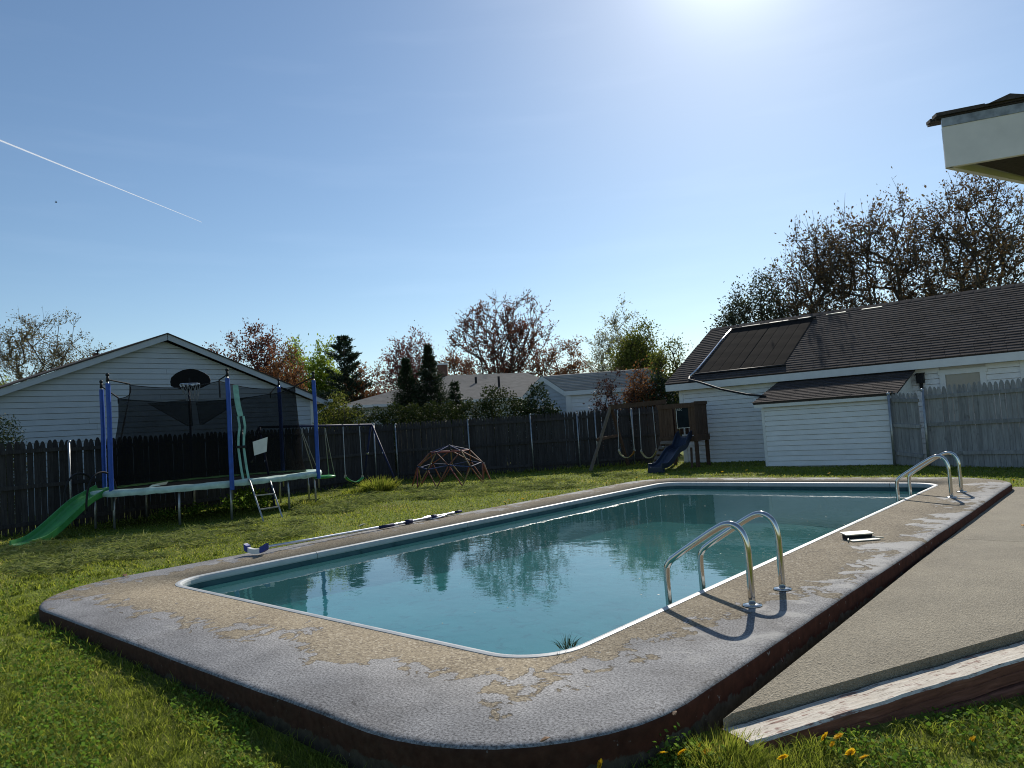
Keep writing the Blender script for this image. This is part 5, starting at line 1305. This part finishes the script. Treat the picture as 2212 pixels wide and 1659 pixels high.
tree('bronze_tree', 'bronze tree with upright twigs in the middle behind the garage', 'tree', G(atY(1920, 700, 28.5)), top_h(1920, 425, 28.5), tw_(0, 350, 28.5), M_dkbrown, 11000, .115, 42, jit=.18, shape='broad', ntar=420, shoots=70, shoot_len=1.15, r_tip=.011)
tree('bronze_tree', 'pinkish bronze tree with long bare shoots left of the other two bronze trees', 'tree', G(atY(1775, 700, 27.5)), top_h(1775, 478, 27.5), tw_(0, 290, 27.5), M_dkbrown, 7000, .11, 43, jit=.16, shape='broad', ntar=330, shoots=60, shoot_len=1.0, r_tip=.010)
tree('grey_green_tree', 'small grey-green tree behind the left end of the garage ridge', 'tree', G(atY(1655, 700, 27)), top_h(1650, 580, 27), tw_(0, 200, 27), M_grgreen, 9500, .095, 44, jit=.18, shape='broad', ntar=260)
tree('grey_green_tree', 'low dark grey-green tree at the left tip of the garage roof', 'tree', G(atY(1590, 720, 26.5)), top_h(1592, 650, 26.5), tw_(0, 100, 26.5), M_grgreen, 6500, .085, 45, jit=.16, shape='round', ntar=130)

def conifer(name, label, loc, H, W, mat, seed, whorls, nper, lsize, layered=False, nneedle=9000):
    rng = np.random.default_rng(seed); e = thing(name, label, 'tree', loc, 0, 'conifers beyond the back fence'); segs = [(0, 0, -.2, 0, 0, H * .97, H * .022, .012)]; pts = []
    for k in range(whorls):
        f0 = (k + .3) / whorls
        for j in range(nper):
            f = min(.985, max(.0, f0 + rng.uniform(-.5, .5) * (2.6 if layered else 1.0) / whorls)); z = H * (.05 + .94 * f)
            prof = (1 - f) ** 1.25 if not layered else ((1 - f) ** .6 * (.72 + .4 * rng.uniform()) if f > .25 else .8)
            a = rng.uniform(0, 2 * math.pi); L = W / 2 * prof * rng.uniform(.6, 1.12) + .04; rise = (.25 if layered else -.10) + rng.uniform(-.12, .2) + .55 * f
            p = np.array([0, 0, z]); q = p + np.array([math.cos(a) * L, math.sin(a) * L, L * rise]); m = (p + q) / 2 + np.array([0, 0, -.05 * L])
            segs += [(*p, *m, .03 * (1 - f) + .008, .014), (*m, *q, .014, .004)]
            nn = max(10, int(nneedle / (whorls * nper) * (.4 + prof))); t = rng.uniform(.12, 1.05, (nn, 1)) ** .7
            c = p + (q - p) * t; sp = .09 * L + .035; c = c + rng.normal(size=(nn, 3)) * np.array([sp, sp, sp * (.35 if layered else .8)]); pts.append(c)
    v, f = tubes(segs, 5); link('trunk', np_mesh('trunk', v, f, M_bark, smooth=True), e)
    P_ = np.concatenate(pts); out_ = P_.copy(); out_[:, 2] = .5 if layered else .1; nn_ = np.linalg.norm(out_[:, :2], axis=1)[:, None]; dirs = np.concatenate([out_[:, :2] / np.maximum(nn_, 1e-3), out_[:, 2:3]], 1)
    v, f, tt = leaves(P_, lsize, rng, rng.uniform(0, 1, len(P_)) * .8 + .1, .32, dirs=dirs); link('crown', np_mesh('crown', v, f, mat, tt), e); return e
conifer('pine_tree', 'dark green layered pine between the lime trees and the hipped roof', G(atY(748, 860, 44)), top_h(745, 728, 44), tw_(0, 140, 44), M_pine, 51, 12, 11, .17, True, 26000)
conifer('spruce_tree', 'taller of the two dark spruces in front of the hipped roof', G(atY(932, 880, 29)), top_h(932, 740, 29), tw_(0, 205, 29), M_spruce, 52, 34, 11, .085, False, 42000)
conifer('spruce_tree', 'shorter of the two dark spruces, the left one', G(atY(882, 880, 28.6)), top_h(882, 770, 28.6), tw_(0, 180, 28.6), M_spruce, 53, 30, 11, .085, False, 34000)
conifer('spruce_tree', 'small young evergreen at the right foot of the two spruces', G(atY(985, 880, 28)), top_h(992, 822, 28), tw_(0, 105, 28), M_spruce, 54, 16, 8, .11, False, 9000)

def leaf_mass(name, label, cat, boxes, mat, n, lsize, seed, group=None, kind=None, stems=True, loc=None):
    """boxes: (centre, half sizes) ellipsoid-ish volumes filled towards their surface."""
    rng = np.random.default_rng(seed); pts = []; vol = [b[1][0] * b[1][1] + b[1][0] * b[1][2] for b in boxes]; tot = sum(vol)
    c0 = Vector(boxes[0][0]) if loc is None else Vector(loc)
    for (c, h), w in zip(boxes, vol):
        m = int(n * w / tot); u = rng.normal(size=(m, 3)); u /= (np.abs(u) ** 3.2).sum(1)[:, None] ** (1 / 3.2); u *= rng.uniform(.72, 1.05, (m, 1))
        pts.append(np.array(c) - np.array(c0) + u * np.array(h) + rng.normal(size=(m, 3)) * .035)
    P_ = np.concatenate(pts); P_[:, 2] += .05 * np.sin(P_[:, 0] * 4.1) + .03 * np.sin(P_[:, 0] * 9.7 + 2)
    v, f, tt = leaves(P_, lsize, rng, rng.uniform(.05, 1, len(P_)), .6)
    cr_ = np_mesh('foliage', v, f, mat, tt)
    if kind: return link(name, cr_, None, c0, label=label, kind=kind)
    e = thing(name, label, cat, c0, 0, group); link('foliage', cr_, e)
    if stems:
        sg = []
        for c, h in boxes:
            for k in range(6):
                a = rng.uniform(-.8, .8, 2); b = np.array(c) - np.array(c0); lo = -c0.z - .16
                sg.append((b[0] + a[0] * h[0] * .6, b[1] + a[1] * h[1] * .6, lo, b[0] + a[0] * h[0], b[1] + a[1] * h[1], b[2] + h[2] * .4, .03, .01))
        v, f = tubes(sg, 5); link('stem', np_mesh('stem', v, f, M_bark), e)
    return e
hz = [atY(x, y, D) for x, y, D in ((735, 900, 25.2), (1045, 866, 25.2))]
hb = []
for k in range(9):
    t = k / 8; c = hz[0].lerp(hz[1], t); hb.append(((c.x, c.y, 1.10 + .03 * math.sin(k * 2)), (.40, .42, 1.12 + .03 * (k % 2))))
leaf_mass('clipped_hedge', 'long dark clipped hedge rising just behind the back fence', 'hedge', hb, M_hedge, 30000, .07, 61)
leaf_mass('bushy_shrub', 'loose dark green bush at the right end of the clipped hedge', 'shrub', [((atY(1085, 870, 25).x, 25.0, 1.3), (.55, .45, 1.25)), ((atY(1120, 880, 25).x, 25.0, 1.0), (.5, .4, 1.15)), ((atY(1060, 860, 25).x, 25.2, 1.5), (.35, .35, 1.25))], M_hedge, 7500, .075, 62)
leaf_mass('bushy_shrub', 'feathery dark green bush below the gable of the small house', 'shrub', [((atY(1160, 860, 25.5).x, 25.4, 1.45), (.42, .4, 1.2)), ((atY(1140, 880, 25.5).x, 25.4, 1.0), (.6, .4, 1.1)), ((atY(1185, 885, 25.5).x, 25.4, .9), (.4, .4, 1.05))], M_spruce, 6500, .09, 63)
leaf_mass('vine_shrub', 'pale green leafy shrub climbing beside the left house downspout', 'shrub', [((atY(712, 885, 24.5).x, 24.6, 1.35), (.55, .5, 1.15)), ((atY(728, 860, 24.5).x, 24.6, 1.9), (.35, .4, .85)), ((atY(755, 893, 24.5).x, 24.8, 1.2), (.55, .4, .95))], M_olive, 6500, .07, 64)
leaf_mass('round_shrub', 'rounded dark shrub against the wall of the left house', 'shrub', [((atY(2, 920, 15.4).x, 15.4, 1.05), (.40, .42, 1.1)), ((atY(-25, 930, 15.0).x, 15.2, .8), (.45, .42, 1.0))], M_spruce, 9000, .045, 65)
leaf_mass('dark_evergreen', 'dark evergreen bush in the gap between back fence and garage', 'shrub', [((atY(1425, 850, 25.5).x, 25.8, 1.3), (.7, .6, 1.3)), ((atY(1395, 860, 25.5).x, 25.8, 1.1), (.7, .6, 1.2))], M_spruce, 4200, .12, 66)
# far wood behind everything
fb = []
rgf = random.Random(9)
for k in range(46):
    x = -62 + k * 2.9; fb.append(((x, 64 + rgf.uniform(-3, 3), 1.8), (2.2, 2.0, rgf.uniform(2.0, 3.4))))
leaf_mass('far_treeline', 'hazy reddish brown wood along the horizon behind the houses', None, fb, M_dkbrown, 22000, .42, 67, kind='stuff', stems=False, loc=(0, 64, 0))

# ================================================================== LAWN GROWTH
rngG = np.random.default_rng(77)
def lawn_points(n, d0, d1, az0=-58, az1=46):
    d = np.exp(rngG.uniform(np.log(d0), np.log(d1), n)); a = np.radians(rngG.uniform(az0, az1, n)); return np.stack([d * np.sin(a), d * np.cos(a)], 1)
fz_n = np.array([lf_d.y, -lf_d.x])
def keep_lawn(p, margin=.015):
    s, l = to_pool(p[:, 0], p[:, 1])
    ds, dl = np.maximum(np.maximum(DECK[0] - s, s - DECK[1]), 0), np.maximum(np.maximum(DECK[2] - l, l - DECK[3]), 0)
    r = 1.05; qx = np.maximum(np.abs(s - (DECK[0] + DECK[1]) / 2) - ((DECK[1] - DECK[0]) / 2 - r), 0); qy = np.maximum(np.abs(l - (DECK[2] + DECK[3]) / 2) - ((DECK[3] - DECK[2]) / 2 - r), 0)
    sd_ = np.hypot(qx, qy) - r; ok = sd_ > margin
    # patio and timbers
    rel = p - np.array([.97, 3.445]); u = rel @ np.array([bd.x, bd.y]); v = rel @ np.array([-bd.y, bd.x])
    ok &= ~((s > -1.75) & (l < 13.3) & (v > -.125) & (u > -.05))
    ok &= ~((s > -1.9) & (s < 1) & (l > 3) & (l < 13.2) & (v > -.1))
    # stay on our side of the fences
    ok &= ((p - np.array([lf0.x, lf0.y])) @ fz_n > .03)
    ok &= p[:, 1] < 22.75
    gl = (p - np.array([5.25, 21.85])) @ np.array([.664, .748]); ok &= gl < -.05
    return ok
def blades(name, p, h, w, mat, lean, tint, zoff=0.0, flat=False):
    n = len(p); z = ground(p[:, 0], p[:, 1]) + zoff; a = rngG.uniform(0, 2 * np.pi, n); dx, dy = np.cos(a), np.sin(a)
    b = rngG.uniform(0, 2 * np.pi, n); lx, ly = np.cos(b) * lean * h, np.sin(b) * lean * h
    base = np.stack([p[:, 0], p[:, 1], z], 1); sidev = np.stack([dx, dy, np.zeros(n)], 1) * (w / 2)[:, None]
    mid = base + np.stack([lx * .35, ly * .35, h * .6], 1); tip = base + np.stack([lx, ly, h * np.sqrt(np.maximum(.05, 1 - lean ** 2 * .5))], 1)
    v = np.stack([base - sidev, base + sidev, mid + sidev * .8, mid - sidev * .8, tip + sidev * .12, tip - sidev * .12], 1).reshape(-1, 3)
    k = (np.arange(n) * 6)[:, None]; f = np.concatenate([k + np.array([[0, 1, 2, 3]]), k + np.array([[3, 2, 4, 5]])], 0)
    me_ = np_mesh(name, v, f, mat, np.repeat(np.clip(tint, 0, 1), 6)); return link(name, me_, kind='stuff')
def patch(p, f=.8, ph=0.0):
    return .5 + .25 * (np.sin(p[:, 0] * f * 2.1 + ph) * np.cos(p[:, 1] * f * 1.7 - ph) + np.sin(p[:, 0] * f * 5.3 + p[:, 1] * f * 3.1 + 1 + ph))
N1 = 540000
p = lawn_points(N1, 1.7, 24); p = p[keep_lawn(p)]; n = len(p); d = np.hypot(p[:, 0], p[:, 1])
pt = patch(p); dryp = np.clip((patch(p, .45, 4.0) - .52) * 2.5, 0, 1); tint = rngG.beta(2, 2.6, n) * .70 + pt * .14 + (rngG.uniform(0, 1, n) > .90 - .35 * dryp) * .4
h = (rngG.uniform(.5, 1.25, n)) * (.020 + .026 * pt) * (1 + .010 * d); w = np.maximum(.0034, .00085 * d) * rngG.uniform(.7, 1.3, n)
go = blades('grass', p, h, w, M_grass, rngG.uniform(.5, 1.5, n), tint)
# longer fringe along the deck, timbers and fences
pf_ = lawn_points(330000, 2.0, 23); s, l = to_pool(pf_[:, 0], pf_[:, 1])
qx = np.maximum(np.abs(s - (DECK[0] + DECK[1]) / 2) - ((DECK[1] - DECK[0]) / 2 - 1.05), 0); qy = np.maximum(np.abs(l - (DECK[2] + DECK[3]) / 2) - ((DECK[3] - DECK[2]) / 2 - 1.05), 0)
sdk = np.hypot(qx, qy) - 1.05; rel = pf_ - np.array([.97, 3.445]); vt = rel @ np.array([-bd.y, bd.x]); ut = rel @ np.array([bd.x, bd.y])
near = ((sdk < .13) & (rngG.uniform(0, 1, len(pf_)) < .16)) | (((ut + .05) ** 2 + (vt + .02) ** 2 < .13)) | ((pf_[:, 1] > 22.3)) | ((np.abs((pf_ - np.array([lf0.x, lf0.y])) @ fz_n) < .35) & (rngG.uniform(0, 1, len(pf_)) < .7))
pf_ = pf_[near & keep_lawn(pf_)]; n = len(pf_); d = np.hypot(pf_[:, 0], pf_[:, 1])
blades('long_grass', pf_, rngG.uniform(.04, .095, n) * (1 + .03 * d), np.maximum(.0035, .0009 * d) * rngG.uniform(.7, 1.3, n), M_grass, rngG.uniform(.2, .9, n), rngG.beta(2, 2.6, n) * .8 + .05)
cc_ = lawn_points(6600, 1.9, 11); k_ = rngG.integers(8, 26, len(cc_)); pcl = np.repeat(cc_, k_, 0) + rngG.normal(size=(k_.sum(), 2)) * .028; pcl = pcl[keep_lawn(pcl, .02)]; n = len(pcl); d = np.hypot(pcl[:, 0], pcl[:, 1])
blades('grass_clumps', pcl, rngG.uniform(.035, .075, n), np.maximum(.0052, .0011 * d) * rngG.uniform(.7, 1.4, n), M_grass, rngG.uniform(.4, 1.3, n), rngG.beta(1.7, 2.0, n) * .85)
# clover and broad weeds close to the camera
pc_ = lawn_points(126000, 1.9, 10); pc_ = pc_[keep_lawn(pc_, .03)]; pm = patch(pc_, 1.3, 2.0) > .48; pc_ = pc_[pm]; n = len(pc_)
P3 = np.stack([pc_[:, 0], pc_[:, 1], ground(pc_[:, 0], pc_[:, 1]) + rngG.uniform(.02, .048, n)], 1)
v, f, tt = leaves(P3, .021, rngG, rngG.beta(1.6, 1.6, n), .85, flat=.7); link('clover', np_mesh('clover', v, f, M_clover, tt), kind='stuff')
# raked heaps of cut grass
cp_ = []; cdirs = []
heaps = []
rgh = random.Random(31)
for (x0, y0, x1, y1, k) in ((20, 1205, 330, 1195, 34), (0, 1240, 200, 1225, 16), (60, 1190, 480, 1165, 30), (380, 1160, 560, 1135, 14), (650, 1110, 800, 1085, 24), (700, 1075, 1000, 1062, 26), (900, 1070, 1240, 1045, 22), (1040, 1050, 1400, 1032, 20), (600, 1150, 660, 1140, 5), (540, 1155, 640, 1160, 6)):
    for _ in range(k):
        t = rgh.random(); q = at(x0 + (x1 - x0) * t, y0 + (y1 - y0) * t + rgh.uniform(-14, 14), -.14); heaps.append((q.x, q.y, rgh.uniform(.10, .26), rgh.uniform(.03, .10)))
for (x, y, r, hh) in heaps:
    m = int(150 * (r / .2) ** 2) + 40; a = rngG.uniform(0, 2 * np.pi, m); rr = r * np.sqrt(rngG.uniform(0, 1, m)) * rngG.uniform(.6, 1.3)
    px_, py_ = x + rr * np.cos(a) * 1.5, y + rr * np.sin(a) * .8
    cp_.append(np.stack([px_, py_, ground(px_, py_) + .025 + hh * np.maximum(0, 1 - rr / r) * rngG.uniform(.3, 1.2, m)], 1))
P3 = np.concatenate(cp_); P3 = P3[keep_lawn(P3[:, :2], .04)]
v, f, tt = leaves(P3, .12, rngG, rngG.beta(2, 2, len(P3)), .09, flat=.8); link('grass_clippings', np_mesh('grass_clippings', v, f, M_clip, tt), kind='stuff')
# pale litter: sunlit weeds under the trampoline
def tuft(name, label, loc, r, hgt, n, mat, seed, width=.012, spread=.6, group=None, cat='grass tuft'):
    rg_ = np.random.default_rng(seed); a = rg_.uniform(0, 2 * np.pi, n); rr = r * np.sqrt(rg_.uniform(0, 1, n)); b = np.stack([rr * np.cos(a), rr * np.sin(a), np.full(n, -.02)], 1)
    hh = hgt * rg_.uniform(.45, 1.1, n) * (1 - .4 * rr / r); dirv = np.stack([np.cos(a) * spread * rr / r + rg_.normal(size=n) * .18, np.sin(a) * spread * rr / r + rg_.normal(size=n) * .18, np.ones(n)], 1)
    sd2 = np.stack([-np.sin(a + 1), np.cos(a + 1), np.zeros(n)], 1) * (width / 2)
    q1 = b + dirv * (hh * .55)[:, None]; q2 = b + dirv * hh[:, None] + np.stack([dirv[:, 0], dirv[:, 1], -.5 * np.abs(dirv[:, 0]) - .3 * np.abs(dirv[:, 1])], 1) * (hh * .35)[:, None]
    v = np.stack([b - sd2, b + sd2, q1 + sd2, q1 - sd2, q2 + sd2 * .15, q2 - sd2 * .15], 1).reshape(-1, 3); k = (np.arange(n) * 6)[:, None]
    f = np.concatenate([k + np.array([[0, 1, 2, 3]]), k + np.array([[3, 2, 4, 5]])], 0)
    return link(name, np_mesh(name, v, f, mat, np.repeat(rg_.uniform(.1, .85, n), 6)), None, loc, label=label, cat=cat, group=group)
def gp(px, py, z=-.15): q = at(px, py, z); return (q.x, q.y, gz(q.x, q.y))
tuft('tall_grass_tuft', 'tall bright grass tuft growing at the right foot of the navy swing set', gp(822, 1062), .36, .50, 900, M_grass, 71, .016)
tuft('tall_grass_tuft', 'small grass tuft left of the tall one below the green belt swing', gp(768, 1066), .30, .22, 360, M_grass, 72, .016)
tuft('tall_grass_tuft', 'flattened grass clump at the right legs of the trampoline', gp(650, 1096), .42, .22, 520, M_grass, 73, .016, 1.1)
tuft('tall_grass_tuft', 'tall fine grass tuft between the deck corner and the end of the timbers', tuple(T(-1.60, 3.04, -.20)), .17, .15, 900, M_grass, 78, .005, .5)
tuft('tall_grass_tuft', 'fine grass clump left of the timber end under the deck side', tuple(T(-1.72, 2.86, -.20)), .10, .07, 300, M_grass, 79, .005, .7)
leaf_mass('weed_patch', 'round leaved weeds among dandelions below the deck corner', 'weeds', [((at(1445, 1645, -.18).x, at(1445, 1645, -.18).y, -.185), (.10, .07, .045)), ((at(1500, 1640, -.18).x, at(1500, 1640, -.18).y, -.19), (.09, .06, .045))], M_clover, 340, .022, 80, stems=False)
leaf_mass('weed_patch', 'leafy weeds growing under the trampoline behind the ladder', 'weeds', [((at(528, 1098, -.15).x, at(528, 1098, -.15).y, 0.0), (.45, .35, .24)), ((at(560, 1098, -.15).x, at(560, 1098, -.15).y, -.05), (.3, .3, .18))], M_clover, 1500, .07, 74, stems=False)
leaf_mass('weed_patch', 'low pale weeds in the sunlit strip under the trampoline', 'weeds', [((at(350 + 45 * k, 1120 - 5 * k, -.15).x, at(350 + 45 * k, 1120 - 5 * k, -.15).y, -.1), (.3, .18, .09)) for k in range(4)], M_clover, 900, .06, 75, stems=False)
q = T(-2.80, 3.50); tuft('crack_weed', 'dark wiry grass growing from the coping joint at the near pool corner', (q.x, q.y, -.005),   .05, .10, 60, M_hedge, 76, .004, .9, cat='weed')
q = T(-2.70, 3.30); tuft('crack_weed', 'smaller sprig of grass in the coping right at the pool corner', (q.x, q.y, -.005), .02, .07, 22, M_hedge, 77, .004, 1.0, cat='weed')

# ---- dandelions
def mat_petal():
    t = NT('dandelion_petal'); c = t.ramp(t.noise(t.coord(rnd=True), 60, 3), [(.3, (.70, .40, .012)), (.7, (.86, .60, .03))])
    tl2 = t.n('ShaderNodeBsdfTranslucent'); t.set(tl2.inputs['Color'], c); mx = t.n('ShaderNodeMixShader'); mx.inputs[0].default_value = .5
    t.t.links.new(t.prin(c, .7, 0, .1), mx.inputs[1]); t.t.links.new(tl2.outputs[0], mx.inputs[2]); return t.surf(mx.outputs[0])
M_petal = mat_petal()
def dandelion(label, loc, hgt, r, tilt, az, seed, group, small=False):
    e = thing('dandelion', label, 'flower', loc, az, group); rg_ = random.Random(seed)
    top = Vector((hgt * .18, 0, hgt)); mb = MB(); mb.tube([(0, 0, -.01), (hgt * .05, 0, hgt * .5), top], .0022 if not small else .006, 5); mb.build('stem', M_clover, e)
    mb = MB(); rows = ((1.0, .10, 16), (.75, .35, 13), (.45, .7, 9)) if not small else ((1.0, .15, 7), (.6, .5, 5))
    ax = Matrix.Rotation(tilt, 3, 'Y')
    for rad, lift, n in rows:
        for k in range(n):
            a = 2 * math.pi * (k + rg_.random() * .5) / n; d = Vector((math.cos(a), math.sin(a), lift)); s_ = Vector((-math.sin(a), math.cos(a), 0)) * r * .16
            p1 = d * r * rad * rg_.uniform(.85, 1.1); b = d * r * .1
            mb.add([top + ax @ (b - s_ * .5), top + ax @ (b + s_ * .5), top + ax @ (p1 + s_), top + ax @ (p1 - s_)], [(0, 1, 2, 3)])
    mb.build('flower_head', M_petal, e); return e
nearD = [(1433, 1624, 'dandelion leftmost of those in front of the timber corner'), (1472, 1623, 'dandelion second from the left beside the tall grass at the timber end'), (1509, 1614, 'upper one of two touching dandelions in the grass at the timber end'),
         (1524, 1625, 'lower one of two touching dandelions in the grass at the timber end'), (1692, 1633, 'large dandelion low in the tall grass below the timber end'), (1779, 1590, 'left one of the tall dandelion pair against the red timber face'),
         (1808, 1590, 'right one of the tall dandelion pair against the red timber face'), (1796, 1608, 'half closed dandelion hanging below the tall pair'), (1839, 1640, 'dandelion left of two near the lower frame edge'),
         (1866, 1649, 'dandelion right of two near the lower frame edge'), (2100, 1620, 'dandelion in the shaded clover near the right edge of the lawn'), (1292, 1653, 'lone dandelion at the bottom edge under the deck corner')]
for k, (x, y, lab) in enumerate(nearD):
    z0 = [-.125, -.13, -.145, -.15, -.15, -.16, -.16, -.185, -.235, -.24, -.30, -.095][k]; q = at(x, y, z0); g_ = gz(q.x, q.y); hh = max(.05, z0 - g_)
    dandelion(lab, (q.x - hh * .1, q.y, g_), hh, .025 if k != 7 else .017, -.5 - .3 * (k % 3), -1.4 + .5 * (k % 4), k, 'dandelions in the near grass')
far_d = [(1170, 1076), (1185, 1070), (1100, 1082), (1092, 1086), (960, 1118), (800, 1152), (1440, 1028), (1375, 1036), (1310, 1047), (1250, 1060), (1490, 1022), (1560, 1021), (1612, 1019), (1790, 1024), (2190, 1040), (2196, 1044), (720, 1160), (1130, 1080)]
for k, (x, y) in enumerate(far_d):
    q = at(x, y, -.10); s_, l_ = to_pool(q.x, q.y)
    if DECK[0] - .05 < s_ < DECK[1] + .05 and DECK[2] < l_ < DECK[3] + .05: q = T(DECK[0] - .22, l_)
    dandelion('tiny yellow dandelion in the sunlit lawn strip beyond the far pool edge' if k in (6, 7, 10, 11, 12, 13, 14, 15) else 'tiny yellow dandelion in the lawn along the left side of the pool', (q.x, q.y, gz(q.x, q.y)), .07, .035, -.4, k, 100 + k, 'far dandelions on the lawn', True)

# ---- dry leaves, paint chips, floating bits
M_dryleaf = simple('dry_leaf', (.17, .09, .04), .8, .3, 9)
rgl = random.Random(5)
def leaf_piece(name, label, loc, size, mat, rot, group):
    mb = MB(); o = [(-.5, 0), (-.25, .22), (.1, .26), (.5, .02), (.12, -.24), (-.28, -.2)]
    vs = [Vector((x * size, y * size, .012 + .25 * size * abs(y) + .1 * size * math.sin(x * 5))) for x, y in o]; mb.add(vs + [v + Vector((0, 0, .002)) for v in vs], [(0, 1, 2, 3, 4, 5), (11, 10, 9, 8, 7, 6)] + [(i, (i + 1) % 6, 6 + (i + 1) % 6, 6 + i) for i in range(6)])
    o_ = mb.build(name, mat, None, loc=loc, rotz=rot, label=label, cat='leaf', group=group); return o_
leaf_piece('dry_leaf', 'curled brown leaf on the grey deck near its front edge', at(1178, 1612 - 8, 0), .05, M_dryleaf, .4, None)
leaf_piece('dry_leaf', 'dark small leaf on the bare left part of the deck', at(270, 1245, 0), .09, M_dryleaf, 2, None)
leaf_piece('dry_leaf', 'tan leaf lying on the grey deck toward the right front corner', at(1740 / 1.0 - 282, 1547, 0), .04, M_dryleaf, 1, None)
leaf_piece('dry_leaf', 'pale dry leaf on the lawn between the trampoline ladder and the pole', gp(782, 1137), .16, M_cream, .3, None)
leaf_piece('fallen_petal', 'orange withered dandelion head lying on the patio near its right joint', at(2209, 1137, -.098), .06, simple('orange_petal', (.5, .22, .02), .7), 1, None)
mb = MB(); rgb = np.random.default_rng(3)
for k in range(64):
    s = rgb.uniform(POOL[0] + .1, POOL[1] - .1); l = rgb.uniform(POOL[2] + .1, POOL[3] - .1); r = rgb.uniform(.003, .009); a = rgb.uniform(0, 6)
    mb.add([(s + r * math.cos(a + t) * (1.6 if t % 2 < 1 else 1), l + r * math.sin(a + t), -.1105) for t in (0, 1.3, 2.6, 3.9, 5.1)], [(0, 1, 2, 3, 4)])
mb.build('floating_debris', M_cream, rotz=-YAW, kind='stuff')
# sunken leaf heap near the near corner
q = T(-3.35, 3.95); mb = MB(); vs = [(0, 0, .05)]; 
for i in range(16):
    a = 2 * math.pi * i / 16; r = .20 * (1 + .35 * math.sin(i * 2.3) * math.cos(i)); vs.append((r * math.cos(a) * 1.3, r * math.sin(a) * .8, 0))
mb.add(vs, [(0, i + 1, (i + 1) % 16 + 1) for i in range(16)]); mb.build('sunken_leaves', simple('rotten_leaves', (.018, .030, .026), .9, .4, 9), None, loc=(q.x, q.y, -.445), label='dark heap of sunken leaves on the pool floor near the corner', cat='leaf heap')

# ---- contrail and a bird
def mat_trail():
    t = NT('sunlit_ice_trail'); tr = t.n('ShaderNodeBsdfTransparent'); tl2 = t.n('ShaderNodeBsdfTranslucent'); tl2.inputs['Color'].default_value = (1, 1, 1, 1)
    mx = t.n('ShaderNodeMixShader'); mx.inputs[0].default_value = .40; t.t.links.new(tr.outputs[0], mx.inputs[1]); t.t.links.new(tl2.outputs[0], mx.inputs[2]); return t.surf(mx.outputs[0])
M_trail = mat_trail()
ca_, cb_ = atY(-25, 293, 5200), atY(436, 480, 6400)
mb = MB(); pts = [ca_.lerp(cb_, i / 30) for i in range(31)]; mb.tube(pts, [7.0 * (1 - .72 * i / 30) for i in range(31)], 8); mb.build('contrail', M_trail, None, True, label='thin white contrail slanting down the blue sky at left', cat='contrail')
q = atY(121, 437, 90); mb = MB(); mb.sphere((0, 0, 0), .06, 6, 5, (2.4, 1, .9)); 
mb.add([(.08, .03, .02), (-.05, .03, .02), (-.10, .32, .09), (-.02, .34, .09)], [(0, 1, 2, 3)]); mb.add([(.08, -.03, .02), (-.05, -.03, .02), (-.10, -.32, .09), (-.02, -.34, .09)], [(3, 2, 1, 0)]); mb.add([(-.12, 0, 0), (-.24, .05, .01), (-.24, -.05, .01)], [(0, 1, 2)])
mb.build('bird', M_rubber, None, loc=q, rotz=.7, label='tiny dark bird flying below the contrail', cat='bird')
